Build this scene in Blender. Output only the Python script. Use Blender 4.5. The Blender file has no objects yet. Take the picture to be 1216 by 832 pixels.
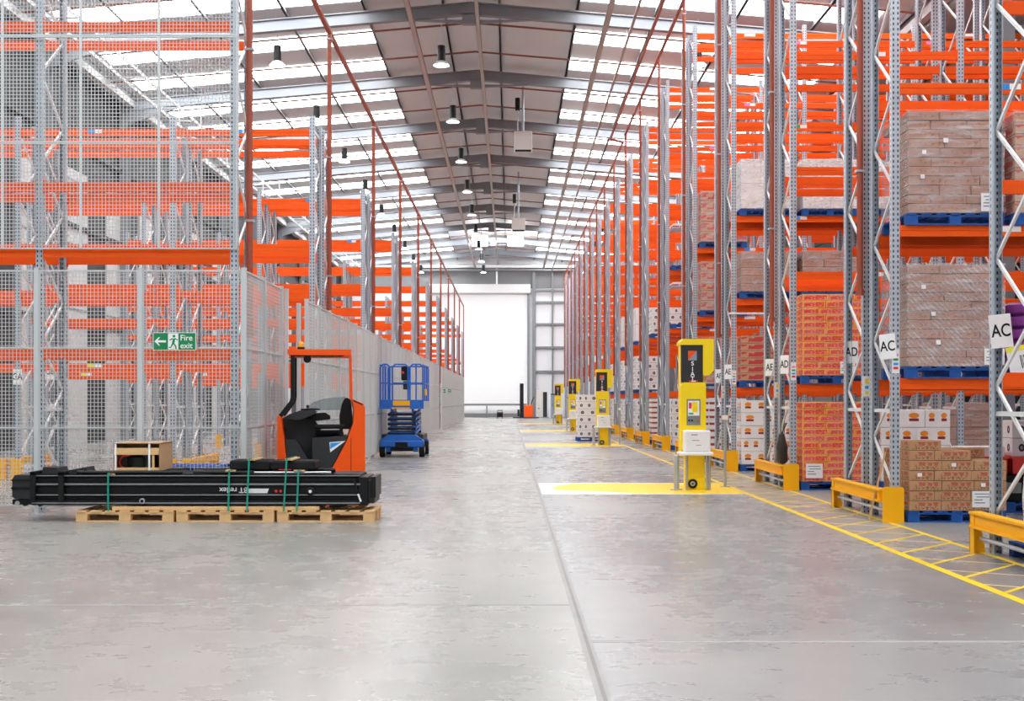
import bpy, math, random
from mathutils import Vector, Matrix
random.seed(7)
SC = bpy.context.scene
COL = SC.collection
PI = math.pi
F = 1400.0          # focal length in pixels of the 1216x832 frame
CAMZ = 1.5
VX, VY = 605.0, 475.0

def W(px, py, d):
    """pixel at a known distance -> metric (x, z)"""
    s = d / F
    return ((px - VX) * s, CAMZ + (VY - py) * s)

# ------------------------------------------------------------------ mesh builder
class MB:
    def __init__(self):
        self.v = []; self.f = []; self.m = []; self.mats = []
    def mi(self, mat):
        if mat not in self.mats: self.mats.append(mat)
        return self.mats.index(mat)
    def add(self, vs, fs, mat):
        b = len(self.v); k = self.mi(mat)
        self.v += [tuple(p) for p in vs]
        for f in fs:
            self.f.append(tuple(b + i for i in f)); self.m.append(k)
        return self
    def box(self, x0, x1, y0, y1, z0, z1, mat):
        vs = [(x0,y0,z0),(x1,y0,z0),(x1,y1,z0),(x0,y1,z0),(x0,y0,z1),(x1,y0,z1),(x1,y1,z1),(x0,y1,z1)]
        return self.add(vs, [(0,3,2,1),(4,5,6,7),(0,1,5,4),(1,2,6,5),(2,3,7,6),(3,0,4,7)], mat)
    def cbox(self, x0, x1, y0, y1, z0, z1, mat, b=.01):
        """box with all vertical and horizontal edges chamfered"""
        b = min(b, (x1-x0)*.45, (y1-y0)*.45, (z1-z0)*.45)
        def ring(z, i):
            return [(x0+i+b,y0+i,z),(x1-i-b,y0+i,z),(x1-i,y0+i+b,z),(x1-i,y1-i-b,z),(x1-i-b,y1-i,z),(x0+i+b,y1-i,z),(x0+i,y1-i-b,z),(x0+i,y0+i+b,z)]
        c = b*.7
        rs = [ring(z0, c), ring(z0+b, 0), ring(z1-b, 0), ring(z1, c)]
        vs = sum(rs, [])
        fs = [tuple(reversed(range(8))), tuple(range(24, 32))]
        for r in range(3):
            for i in range(8):
                j = (i+1) % 8
                fs.append((r*8+i, r*8+j, r*8+8+j, r*8+8+i))
        return self.add(vs, fs, mat)
    def bar(self, p, q, w, h, mat, up=(0,0,1)):
        p = Vector(p); q = Vector(q); d = (q-p).normalized()
        u = Vector(up)
        if abs(d.dot(u)) > .98: u = Vector((0,1,0))
        s = d.cross(u).normalized(); t = s.cross(d).normalized()
        s *= w/2; t *= h/2
        vs = [p-s-t, p+s-t, p+s+t, p-s+t, q-s-t, q+s-t, q+s+t, q-s+t]
        return self.add(vs, [(0,3,2,1),(4,5,6,7),(0,1,5,4),(1,2,6,5),(2,3,7,6),(3,0,4,7)], mat)
    def tube(self, p, q, r, mat, n=10, r2=None, caps=True):
        p = Vector(p); q = Vector(q); d = (q-p).normalized()
        u = Vector((0,0,1)) if abs(d.z) < .9 else Vector((1,0,0))
        s = d.cross(u).normalized(); t = s.cross(d).normalized()
        r2 = r if r2 is None else r2
        a = [p + s*math.cos(2*PI*i/n)*r + t*math.sin(2*PI*i/n)*r for i in range(n)]
        b = [q + s*math.cos(2*PI*i/n)*r2 + t*math.sin(2*PI*i/n)*r2 for i in range(n)]
        fs = [(i, (i+1) % n, n+(i+1) % n, n+i) for i in range(n)]
        if caps: fs += [tuple(reversed(range(n))), tuple(range(n, 2*n))]
        return self.add(a+b, fs, mat)
    def path(self, pts, r, mat, n=8):
        for a, b in zip(pts, pts[1:]):
            self.tube(a, b, r, mat, n)
        return self
    def lathe(self, c, prof, mat, n=20, axis='z'):
        """prof: list of (radius, height)"""
        vs = []; fs = []
        for r, h in prof:
            for i in range(n):
                a = 2*PI*i/n
                u, w = r*math.cos(a), r*math.sin(a)
                if axis == 'z': vs.append((c[0]+u, c[1]+w, c[2]+h))
                elif axis == 'y': vs.append((c[0]+u, c[1]+h, c[2]-w))
                else: vs.append((c[0]+h, c[1]+u, c[2]+w))
        for k in range(len(prof)-1):
            for i in range(n):
                j = (i+1) % n
                fs.append((k*n+i, k*n+j, (k+1)*n+j, (k+1)*n+i))
        fs.append(tuple(reversed(range(n)))); fs.append(tuple(range((len(prof)-1)*n, len(prof)*n)))
        return self.add(vs, fs, mat)
    def prism(self, pts, y0, y1, mat, plane='xz'):
        """polygon extruded; plane xz -> along y, xy -> along z, yz -> along x"""
        n = len(pts)
        def p3(a, b, c):
            return {'xz': (a, c, b), 'xy': (a, b, c), 'yz': (c, a, b)}[plane]
        vs = [p3(a, b, y0) for a, b in pts] + [p3(a, b, y1) for a, b in pts]
        fs = [tuple(range(n)), tuple(reversed(range(n, 2*n)))] + [(i, n+i, n+(i+1) % n, (i+1) % n) for i in range(n)]
        return self.add(vs, fs, mat)
    def mesh(self, name, smooth=False):
        me = bpy.data.meshes.new(name)
        me.from_pydata(self.v, [], self.f)
        for m in self.mats: me.materials.append(m)
        me.polygons.foreach_set('material_index', self.m)
        import bmesh
        bm = bmesh.new(); bm.from_mesh(me)
        bmesh.ops.recalc_face_normals(bm, faces=bm.faces)
        bm.to_mesh(me); bm.free()
        if smooth:
            me.polygons.foreach_set('use_smooth', [True]*len(me.polygons))
            me.set_sharp_from_angle(angle=math.radians(38))
        me.update()
        return me

def ob(name, me, parent=None, loc=(0,0,0), rz=0.0, smooth=False):
    if isinstance(me, MB): me = me.mesh(name, smooth)
    o = bpy.data.objects.new(name, me); COL.objects.link(o)
    o.location = loc; o.rotation_euler = (0, 0, rz)
    if parent: o.parent = parent
    return o
def tag(o, label, cat, group=None):
    o['label'] = label; o['category'] = cat
    if group: o['group'] = group
    return o
def thing(name, label, cat, loc=(0,0,0), rz=0.0, group=None):
    o = bpy.data.objects.new(name, None); COL.objects.link(o)
    o.empty_display_size = .2
    o.location = loc; o.rotation_euler = (0, 0, rz)
    return tag(o, label, cat, group)
def struct(name, mb, smooth=False):
    o = ob(name, mb, smooth=smooth); o['kind'] = 'structure'; return o
def copy_tree(o, parent=None):
    c = o.copy(); COL.objects.link(c)
    if parent: c.parent = parent
    for ch in list(o.children): copy_tree(ch, c)
    return c
def text_mesh(body, size, mat, depth=.002, spacing=1.0, bold=0.0):
    cu = bpy.data.curves.new('lettering', 'FONT'); cu.body = body; cu.size = size
    cu.align_x = 'CENTER'; cu.align_y = 'CENTER'; cu.extrude = depth; cu.offset = bold
    cu.space_character = spacing
    o = bpy.data.objects.new('lettering', cu); COL.objects.link(o)
    dg = bpy.context.evaluated_depsgraph_get(); dg.update()
    me = bpy.data.meshes.new_from_object(o.evaluated_get(dg))
    bpy.data.objects.remove(o); bpy.data.curves.remove(cu)
    me.materials.clear(); me.materials.append(mat)
    return me
ORD = ['nearest', 'second', 'third', 'fourth', 'fifth', 'sixth', 'seventh', 'eighth', 'ninth', 'tenth', 'eleventh', 'twelfth',
       'thirteenth', 'fourteenth', 'fifteenth', 'sixteenth', 'seventeenth', 'eighteenth', 'nineteenth', 'twentieth']

# ------------------------------------------------------------------ materials
class Nd:
    def __init__(self, name):
        self.mat = bpy.data.materials.new(name); self.mat.use_nodes = True
        self.nt = self.mat.node_tree; self.b = self.nt.nodes['Principled BSDF']; self.out = self.nt.nodes['Material Output']
        self.tc = self.nt.nodes.new('ShaderNodeTexCoord')
    def link(self, a, b):
        if hasattr(a, 'node'): self.nt.links.new(a, b)
        else: b.default_value = a
    def m(self, op, a, b=0.0, c=0.0):
        n = self.nt.nodes.new('ShaderNodeMath'); n.operation = op
        for i, v in enumerate((a, b, c)): self.link(v, n.inputs[i])
        return n.outputs[0]
    def xyz(self, sock):
        n = self.nt.nodes.new('ShaderNodeSeparateXYZ'); self.nt.links.new(sock, n.inputs[0]); return n.outputs
    def noise(self, scale, detail=3.0, rough=.5, coord='Object', stretch=(1,1,1)):
        mp = self.nt.nodes.new('ShaderNodeMapping'); mp.inputs['Scale'].default_value = stretch
        self.nt.links.new(self.tc.outputs[coord] if isinstance(coord, str) else coord, mp.inputs[0])
        n = self.nt.nodes.new('ShaderNodeTexNoise'); n.inputs['Scale'].default_value = scale
        n.inputs['Detail'].default_value = detail; n.inputs['Roughness'].default_value = rough
        self.nt.links.new(mp.outputs[0], n.inputs['Vector']); return n.outputs[0]
    def mix(self, fac, a, b):
        n = self.nt.nodes.new('ShaderNodeMix'); n.data_type = 'RGBA'
        self.link(fac, n.inputs[0])
        for v, i in ((a, 6), (b, 7)):
            if hasattr(v, 'node'): self.nt.links.new(v, n.inputs[i])
            else: n.inputs[i].default_value = (*v[:3], 1)
        return n.outputs[2]
    def ramp(self, fac, stops):
        n = self.nt.nodes.new('ShaderNodeValToRGB'); e = n.color_ramp.elements
        e[0].position, e[0].color = stops[0][0], (*stops[0][1], 1)
        e[1].position, e[1].color = stops[-1][0], (*stops[-1][1], 1)
        for p, c in stops[1:-1]:
            k = e.new(p); k.color = (*c, 1)
        self.nt.links.new(fac, n.inputs[0]); return n.outputs[0]
    def rng(self, fac, a, b, lo=0.0, hi=1.0):
        n = self.nt.nodes.new('ShaderNodeMapRange'); self.link(fac, n.inputs[0])
        for i, v in enumerate((a, b, lo, hi)): n.inputs[1+i].default_value = v
        return n.outputs[0]
    def normal(self):
        return self.xyz(self.tc.outputs['Normal'])
    def fin(self, col, rough=.5, metal=0.0, spec=.5):
        if hasattr(col, 'node'): self.nt.links.new(col, self.b.inputs['Base Color'])
        else: self.b.inputs['Base Color'].default_value = (*col[:3], 1)
        self.link(rough, self.b.inputs['Roughness']); self.link(metal, self.b.inputs['Metallic'])
        self.b.inputs['Specular IOR Level'].default_value = spec
        return self.mat
def simple(name, c, rough=.5, metal=0.0, var=.08, scale=4.0, spec=.5, stretch=(1,1,1)):
    n = Nd(name); f = n.noise(scale, 4.0, .6, stretch=stretch)
    a = tuple(max(0, x*(1-var)) for x in c); b = tuple(min(1, x*(1+var)) for x in c)
    return n.fin(n.mix(f, a, b), rough, metal, spec)
def emit(name, c, s):
    n = Nd(name); n.fin(c, .5)
    n.b.inputs['Emission Color'].default_value = (*c, 1); n.b.inputs['Emission Strength'].default_value = s
    return n.mat
M = {}
M['orange'] = simple('orange_powder_coat', (.95,.112,.006), .55, 0, .05, 2.0, spec=.22)
M['galv'] = simple('galvanised_steel', (.46,.51,.57), .38, .35, .16, 9.0)
M['galv_white'] = simple('pale_zinc_steel', (.80,.82,.83), .4, .1, .08, 9.0)
M['wire'] = simple('pale_grey_wire', (.58,.61,.62), .45, .05, .04, 3.0)
M['wire2'] = simple('grey_fence_wire', (.62,.64,.63), .45, .05, .04, 3.0)
M['yellow'] = simple('guard_yellow', (.97,.46,.002), .5, 0, .05, 3.0, spec=.3)
M['siat'] = simple('machine_yellow', (.98,.72,.0), .45, 0, .03, 3.0)
M['black'] = simple('black_paint', (.005,.005,.006), .42, 0, .3, 6.0, spec=.3)
M['blackrub'] = simple('black_rubber', (.010,.010,.011), .75, 0, .3, 8.0, spec=.25)
M['dark'] = simple('charcoal_plastic', (.020,.021,.024), .5, 0, .2, 6.0)
M['midgrey'] = simple('mid_grey_paint', (.22,.23,.24), .45, 0, .1, 5.0)
M['steel'] = simple('bare_steel', (.55,.56,.57), .3, .8, .1, 6.0)
M['white'] = simple('white_paint', (.86,.87,.88), .45, 0, .03, 3.0)
M['whitep'] = simple('white_card', (.90,.90,.90), .6, 0, .02, 3.0)
M['truck'] = simple('truck_orange', (.95,.100,.005), .45, 0, .03, 2.0, spec=.25)
M['blue'] = simple('lift_blue', (.01,.13,.55), .4, 0, .1, 4.0)
M['palblue'] = simple('pallet_blue', (.006,.09,.38), .65, 0, .35, 9.0)
M['palwood'] = simple('pallet_pine', (.74,.47,.22), .7, 0, .2, 5.0, stretch=(1.5,9,9))
M['wood'] = simple('plank_wood', (.62,.35,.14), .7, 0, .2, 5.0, stretch=(1,9,9))
M['red'] = simple('red_paint', (.75,.03,.02), .4, 0, .08, 4.0)
M['pipe'] = simple('red_oxide_pipe', (.38,.075,.035), .45, 0, .12, 3.0)
M['pipe2'] = simple('brown_range_pipe', (.25,.09,.06), .5, 0, .12, 3.0)
M['green'] = simple('sign_green', (.0,.24,.08), .5, 0, .03, 3.0)
M['strap'] = simple('green_strap', (.0,.28,.19), .45, 0, .08, 6.0)
M['labelblue'] = simple('label_blue', (.02,.33,.85), .5, 0, .03)
M['labelgreen'] = simple('label_green', (.02,.42,.12), .5, 0, .03)
M['labelpink'] = simple('label_pink', (.85,.25,.55), .5, 0, .03)
M['labelyellow'] = simple('label_yellow', (.9,.8,.03), .5, 0, .03)
M['paintline'] = simple('yellow_floor_paint', (.93,.62,.0), .45, 0, .1, 5.0)
M['paintworn'] = simple('worn_orange_floor_paint', (.85,.60,.30), .5, 0, .15, 7.0)
M['paintwhite'] = simple('white_floor_paint', (.78,.79,.78), .45, 0, .06, 5.0)
M['liner'] = simple('roof_liner', (.68,.735,.765), .55, 0, .05, .7)
M['rafter'] = simple('painted_rafter_steel', (.24,.26,.285), .5, .0, .08, 1.0)
M['purlin'] = simple('galvanised_purlin', (.40,.41,.42), .45, .2, .1, 2.0)
M['tray'] = simple('beige_cable_tray', (.50,.46,.43), .5, .1, .08, 3.0)
M['darkwall'] = simple('charcoal_cladding', (.028,.029,.031), .6, 0, .15, .8)
M['palewall'] = simple('pale_cladding', (.56,.55,.55), .55, 0, .04, .7)
M['whitewall'] = simple('white_cladding', (.86,.88,.90), .5, 0, .03, .6)
M['greywall'] = simple('grey_cladding', (.22,.225,.23), .55, 0, .05, .6)
M['door'] = simple('white_door_curtain', (.95,.96,.97), .5, 0, .01, .5)
M['kraft'] = simple('cardboard', (.56,.34,.18), .75, 0, .1, 7.0)
M['film'] = None
M['lamp'] = emit('lamp_glow', (1,.99,.97), 26.0)
M['rooflight'] = emit('daylit_rooflight', (.97,.99,1), 11.0)
M['amber'] = simple('amber_lens', (.95,.42,.01), .25, 0, .05)
M['purple'] = simple('purple_wrap', (.30,.07,.36), .3, 0, .3, 6.0)
M['bagwhite'] = simple('woven_white_bag', (.80,.77,.77), .6, 0, .1, 5.0)
M['bagblack'] = simple('black_bin_bag', (.03,.028,.025), .3, 0, .5, 8.0)
M['cabinet'] = simple('cream_cabinet', (.68,.66,.62), .5, 0, .04)
M['greyblue'] = simple('blue_grey_cabinet', (.24,.30,.38), .5, 0, .05)

def glass(name, c, alpha):
    n = Nd(name); n.fin(c, .08); n.b.inputs['Alpha'].default_value = alpha
    return n.mat
M['screen_glass'] = glass('tinted_windscreen', (.30,.40,.40), .45)
def film_mat(name, lo, hi, streak):
    n = Nd(name)
    f = n.noise(2.2, 6.0, .7, stretch=(1,1,5.5))
    w = n.nt.nodes.new('ShaderNodeTexWave'); w.inputs['Scale'].default_value = 9.0; w.inputs['Distortion'].default_value = 3.0
    w.inputs['Detail'].default_value = 3.0; w.bands_direction = 'DIAGONAL'
    n.nt.links.new(n.tc.outputs['Object'], w.inputs['Vector'])
    a = n.m('ADD', n.rng(f, .42, .74, lo, hi), n.m('MULTIPLY', n.m('POWER', w.outputs['Fac'], 6.0), streak))
    n.fin((.90,.88,.89), .16)
    n.link(a, n.b.inputs['Alpha'])
    bp = n.nt.nodes.new('ShaderNodeBump'); bp.inputs['Strength'].default_value = .3; bp.inputs['Distance'].default_value = .03
    n.nt.links.new(f, bp.inputs['Height']); n.nt.links.new(bp.outputs[0], n.b.inputs['Normal'])
    return n.mat
M['film'] = film_mat('stretch_film', .06, .58, .0)
M['film2'] = film_mat('streaky_stretch_film', .10, .58, .16)
M['filmthin'] = film_mat('thin_stretch_film', .0, .22, .0)

def upright_mat():
    n = Nd('perforated_galvanised_upright')
    o = n.xyz(n.tc.outputs['Object']); nm = n.normal()
    fr = n.m('FRACT', n.m('DIVIDE', o[2], .065))
    slot = n.m('LESS_THAN', fr, .5)
    fx = n.m('LESS_THAN', n.m('ABSOLUTE', n.m('SUBTRACT', n.m('ABSOLUTE', o[0]), .027)), .0085)
    fy = n.m('LESS_THAN', n.m('ABSOLUTE', n.m('SUBTRACT', o[1], -.008)), .0085)
    isy = n.m('GREATER_THAN', n.m('ABSOLUTE', nm[1]), .6)
    isx = n.m('GREATER_THAN', n.m('ABSOLUTE', nm[0]), .6)
    h = n.m('MULTIPLY', slot, n.m('ADD', n.m('MULTIPLY', fx, isy), n.m('MULTIPLY', fy, isx)))
    f = n.noise(9.0, 4.0)
    base = n.mix(f, (.40,.46,.53), (.55,.61,.67))
    n.fin(n.mix(h, base, (.02,.02,.025)), .4, n.m('MULTIPLY', n.m('SUBTRACT', 1.0, h), .3))
    return n.mat
M['upright'] = upright_mat()

def carton_mat(name, kind):
    n = Nd(name)
    g = n.xyz(n.tc.outputs['Generated']); nm = n.normal()
    isx = n.m('GREATER_THAN', n.m('ABSOLUTE', nm[0]), .6)
    top = n.m('GREATER_THAN', n.m('ABSOLUTE', nm[2]), .6)
    u = n.m('ADD', n.m('MULTIPLY', g[1], isx), n.m('MULTIPLY', g[0], n.m('SUBTRACT', 1.0, isx)))
    v = g[2]
    side = n.m('SUBTRACT', 1.0, top)
    def band(x, a, b): return n.m('MULTIPLY', n.m('GREATER_THAN', x, a), n.m('LESS_THAN', x, b))
    f = n.noise(7.0, 4.0, .6)
    info = n.nt.nodes.new('ShaderNodeObjectInfo')
    rnd = info.outputs['Random']
    if kind == 'brown':
        base = n.mix(f, (.46,.24,.11), (.59,.34,.17))
        base = n.mix(n.m('MULTIPLY', rnd, .35), base, (.42,.22,.11))
        t1 = n.noise(26.0, 2.0, .5, 'Object', (1,1,.6))
        red = n.m('MULTIPLY', band(v, .50, .86), n.m('MULTIPLY', band(u, .16, .92), n.m('GREATER_THAN', t1, .47)))
        t2 = n.noise(38.0, 2.0, .5, 'Object', (1,1,1))
        dk = n.m('MULTIPLY', band(v, .12, .44), n.m('MULTIPLY', band(u, .10, .9), n.m('GREATER_THAN', t2, .53)))
        c = n.mix(n.m('MULTIPLY', red, side), base, (.46,.11,.06))
        c = n.mix(n.m('MULTIPLY', dk, side), c, (.24,.11,.055))
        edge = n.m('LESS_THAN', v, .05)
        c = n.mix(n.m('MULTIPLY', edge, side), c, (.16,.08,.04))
    elif kind == 'plainbrown':
        base = n.mix(f, (.40,.21,.145), (.52,.29,.20))
        base = n.mix(n.m('MULTIPLY', rnd, .5), base, (.33,.17,.125))
        t = n.noise(22.0, 2.0, .5, 'Object', (1,1,1))
        c = n.mix(n.m('MULTIPLY', n.m('MULTIPLY', band(v, .3, .75), n.m('GREATER_THAN', t, .57)), side), base, (.35,.13,.09))
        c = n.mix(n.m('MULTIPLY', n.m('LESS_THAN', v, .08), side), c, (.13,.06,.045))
    elif kind == 'red':
        base = n.mix(f, (.98,.36,.02), (1.0,.50,.06))
        inn = n.m('MULTIPLY', band(u, .05, .95), band(v, .15, .84))
        t = n.noise(22.0, 2.0, .5, 'Object', (1,1,1.4))
        inner = n.mix(n.m('GREATER_THAN', t, .55), (.80,.055,.035), (.92,.24,.16))
        c = n.mix(n.m('MULTIPLY', inn, side), base, inner)
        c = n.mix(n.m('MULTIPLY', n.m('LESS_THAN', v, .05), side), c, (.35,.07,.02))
    elif kind == 'logo':
        base = n.mix(f, (.80,.78,.77), (.90,.89,.88))
        fu = n.m('ABSOLUTE', n.m('SUBTRACT', n.m('FRACT', n.m('MULTIPLY', u, 2.0)), .5))
        du = n.m('DIVIDE', fu, .24); dv = n.m('DIVIDE', n.m('SUBTRACT', v, .68), .15)
        oval = n.m('LESS_THAN', n.m('ADD', n.m('MULTIPLY', du, du), n.m('MULTIPLY', dv, dv)), 1.0)
        bar = n.m('MULTIPLY', n.m('LESS_THAN', fu, .22), band(v, .36, .52))
        c = n.mix(n.m('MULTIPLY', oval, side), base, (.90,.28,.01))
        c = n.mix(n.m('MULTIPLY', bar, side), c, (.28,.02,.02))
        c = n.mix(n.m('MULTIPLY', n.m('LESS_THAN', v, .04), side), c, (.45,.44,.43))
    elif kind == 'dots':
        base = n.mix(f, (.78,.76,.75), (.88,.87,.86))
        fu = n.m('SUBTRACT', n.m('FRACT', n.m('MULTIPLY', u, 2.0)), .5)
        fv = n.m('SUBTRACT', n.m('FRACT', n.m('MULTIPLY', v, 1.0)), .5)
        du = n.m('DIVIDE', fu, .17); dv = n.m('DIVIDE', fv, .22)
        r2 = n.m('ADD', n.m('MULTIPLY', du, du), n.m('MULTIPLY', dv, dv))
        c = n.mix(n.m('MULTIPLY', n.m('LESS_THAN', r2, 1.0), side), base, (.05,.02,.06))
        c = n.mix(n.m('MULTIPLY', n.m('LESS_THAN', r2, .2), side), c, (.35,.30,.30))
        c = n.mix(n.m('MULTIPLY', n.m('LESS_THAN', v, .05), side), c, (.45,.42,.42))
    elif kind == 'stripes':
        base = n.mix(f, (.80,.78,.77), (.88,.86,.85))
        t = n.noise(12.0, 2.0, .5, 'Object', (1,1,.1))
        s = n.m('MULTIPLY', band(v, .15, .5), n.m('GREATER_THAN', t, .42))
        c = n.mix(n.m('MULTIPLY', s, side), base, (.35,.04,.05))
    elif kind == 'redbrown':
        base = n.mix(f, (.48,.26,.13), (.62,.36,.2))
        t = n.noise(5.0, 2.0, .5, 'Object')
        c = n.mix(n.m('MULTIPLY', n.m('MULTIPLY', n.m('GREATER_THAN', t, .5), band(v, .2, .85)), side), base, (.55,.05,.06))
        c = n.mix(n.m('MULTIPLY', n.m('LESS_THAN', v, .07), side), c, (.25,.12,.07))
    else:   # white
        base = n.mix(f, (.80,.77,.76), (.90,.88,.87))
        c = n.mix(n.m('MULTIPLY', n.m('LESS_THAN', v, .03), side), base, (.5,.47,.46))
    return n.fin(c, .62)
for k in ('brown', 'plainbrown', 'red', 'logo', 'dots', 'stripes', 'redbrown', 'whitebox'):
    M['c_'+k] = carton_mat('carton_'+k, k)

def floor_mat():
    n = Nd('polished_concrete')
    a = n.noise(.28, 5.0, .55, stretch=(1,.6,1)); b = n.noise(3.0, 5.0, .65, stretch=(.7,1.0,1)); c = n.noise(30.0, 3.0, .6)
    e = n.noise(.9, 4.0, .55, stretch=(1,.7,1))
    t = n.m('ADD', n.m('MULTIPLY', a, .55), n.m('ADD', n.m('MULTIPLY', e, .33), n.m('MULTIPLY', b, .12)))
    col = n.ramp(t, [(.36, (.200,.212,.220)), (.46, (.258,.270,.275)), (.55, (.306,.314,.312)), (.66, (.362,.366,.358))])
    sp = n.rng(n.noise(5.0, 5.0, .75), .60, .85)
    col = n.mix(n.m('MULTIPLY', sp, .35), col, (.50,.50,.49))
    # the bay left of the long joint is warmer than the one to the right
    o = n.xyz(n.tc.outputs['Object'])
    col = n.mix(n.m('MULTIPLY', n.m('LESS_THAN', o[0], .48), .25), col, (.42,.38,.30))
    r = n.rng(n.m('ADD', n.m('MULTIPLY', a, .6), n.m('MULTIPLY', b, .4)), .35, .65, .20, .36)
    n.fin(col, r, 0, .5)
    return n.mat
M['floor'] = floor_mat()
# ================================================================== camera, world
cam = bpy.data.cameras.new('camera'); camo = bpy.data.objects.new('camera', cam); COL.objects.link(camo)
camo.location = (0, 0, CAMZ); camo.rotation_euler = (PI/2, 0, 0)
cam.sensor_width = 36.0; cam.lens = F/1216*36.0; cam.shift_x = 3/1216; cam.shift_y = 59/1216
cam.clip_end = 400
SC.camera = camo
wd = bpy.data.worlds.new('world'); SC.world = wd; wd.use_nodes = True
wd.node_tree.nodes['Background'].inputs[0].default_value = (.88,.94,1,1)
wd.node_tree.nodes['Background'].inputs[1].default_value = 0.7
SC.view_settings.view_transform = 'Standard'; SC.view_settings.look = 'None'
SC.view_settings.gamma = 1.0; SC.view_settings.use_curve_mapping = False
SC.view_settings.exposure = -0.08
try:
    SC.cycles.max_bounces = 8; SC.cycles.diffuse_bounces = 5; SC.cycles.transparent_max_bounces = 24
    SC.cycles.sample_clamp_indirect = 6.0; SC.cycles.use_denoising = True
except Exception: pass

# ================================================================== the setting
YB, YE = -14.0, 105.0
RX, SL, RZ = -1.23, .086, 14.45          # ridge x, roof slope, liner height at the ridge
XL, XV = -15.0, 12.6                     # left wall, right valley line
XR2, XE2 = 26.4, 40.2                    # ridge and wall of the next span
def roofz(x):
    if x <= XV: return RZ - SL*abs(x-RX)
    return RZ - SL*abs(x-XR2)

struct('floor', MB().box(-22, 42, YB, YE+2, -.2, 0, M['floor']))
# floor joints, worn filler standing a hair above the slab
jm = simple('joint_filler', (.25,.24,.23), .6, 0, .2, 3.0); jl = simple('joint_edge', (.37,.365,.355), .6, 0, .2, 3.0)
struct('trim_1', MB().box(.470,.492, YB, 98, 0, .0012, jm).box(.44,.470, YB, 98, 0, .0008, jl).box(.492,.515, YB, 98, 0, .0008, jl))
struct('trim_2', MB().box(-15, .44, 8.62, 8.65, 0, .001, jl).box(-15, .44, 8.65, 8.66, 0, .0012, jm))
struct('trim_3', MB().box(.515, 4.6, 7.30, 7.35, 0, .001, jl).box(.515, 4.6, 7.35, 7.36, 0, .0012, jm))
struct('trim_4', MB().box(-3.2, .44, 27.0, 27.05, 0, .001, jl))

# ceiling: two pitched spans
cm = MB()
for x0, x1 in ((XL-.4, RX), (RX, XV), (XV, XR2), (XR2, XE2+.4)):
    z0, z1 = (RZ - SL*abs(x0-RX), RZ - SL*abs(x1-RX)) if x1 <= XV else (RZ-SL*abs(x0-XR2), RZ-SL*abs(x1-XR2))
    vs = [(x0,YB,z0),(x1,YB,z1),(x1,YE,z1),(x0,YE,z0),(x0,YB,z0+.15),(x1,YB,z1+.15),(x1,YE,z1+.15),(x0,YE,z0+.15)]
    cm.add(vs, [(0,1,2,3),(7,6,5,4),(0,4,5,1),(1,5,6,2),(2,6,7,3),(3,7,4,0)], M['liner'])
struct('ceiling', cm)
# rafters
R0, RP = 37.66, 7.73
rafter_y = [R0 + RP*k for k in range(-6, 9)]
tn = 5
def rafter(y, xa, xr, xb):
    mb = MB()
    def z(x): return RZ - SL*abs(x-xr) - .26
    for x0, x1 in ((xa, xr), (xr, xb)):
        for (top, thick, wd) in ((0, .03, .11), (-.36, .03, .11)):
            vs = []
            for x in (x0, x1):
                for yy in (-wd, wd):
                    for dz in (top-thick, top): vs.append((x, y+yy, z(x)+dz))
            mb.add(vs, [(0,1,3,2),(4,6,7,5),(0,4,5,1),(2,3,7,6),(1,5,7,3),(0,2,6,4)], M['rafter'])
        mb.prism([(x0, z(x0)-.38), (x1, z(x1)-.38), (x1, z(x1)-.01), (x0, z(x0)-.01)], y-.02, y+.02, M['rafter'])
    zr = z(xr)
    mb.prism([(xr-2.3, z(xr-2.3)-.36), (xr-.35, zr-.66), (xr+.35, zr-.66), (xr+2.3, z(xr+2.3)-.36)], y-.05, y+.05, M['rafter'])
    mb.prism([(xr-.28, zr-.70), (xr+.28, zr-.70), (xr+.28, zr-.02), (xr-.28, zr-.02)], y-.11, y+.11, M['rafter'])
    for s, e in ((-1, xa), (1, xb)):    # eaves haunch
        mb.prism([(e, z(e)-.37), (e - s*2.6, z(e-s*2.6)-.37), (e, z(e)-1.0)], y-.05, y+.05, M['rafter'])
    return mb
for y in rafter_y:
    if y < 10: continue
    struct('trim_%d' % tn, rafter(y, XL, RX, XV)); tn += 1
    if y < 80:
        struct('trim_%d' % tn, rafter(y, XV, XR2, XE2)); tn += 1
# columns on both valley and wall lines
for y in rafter_y:
    for x in (XL+.2, XV+.0, XE2-.2):
        if x > 15 and (y < 15 or y > 75): continue
        mb = MB(); h = roofz(x)-.3
        mb.box(x-.15, x+.15, y-.2, y-.17, 0, h, M['rafter']).box(x-.15, x+.15, y+.17, y+.2, 0, h, M['rafter']).box(x-.012, x+.012, y-.17, y+.17, 0, h, M['rafter'])
        struct('trim_%d' % tn, mb); tn += 1
# purlins
for xr, xa, xb in ((RX, XL, XV), (XR2, XV, XE2)):
    k = 0
    for x in [xr + s*(.9 + 2.5*i) for s in (-1, 1) for i in range(6)]:
        if not (xa + .2 < x < xb - .2): continue
        z = roofz(x)
        mb = MB().box(x-.03, x+.03, 10, YE, z-.17, z-.015, M['purlin']).box(x-.03, x+.06, 10, YE, z-.17, z-.15, M['purlin'])
        struct('trim_%d' % tn, mb); tn += 1
# eaves beams
for x in (XL+.45, XV-.3, XV+.3):
    struct('trim_%d' % tn, MB().box(x-.12, x+.12, YB, YE, 12.75, 13.0, M['palewall'])); tn += 1

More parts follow.
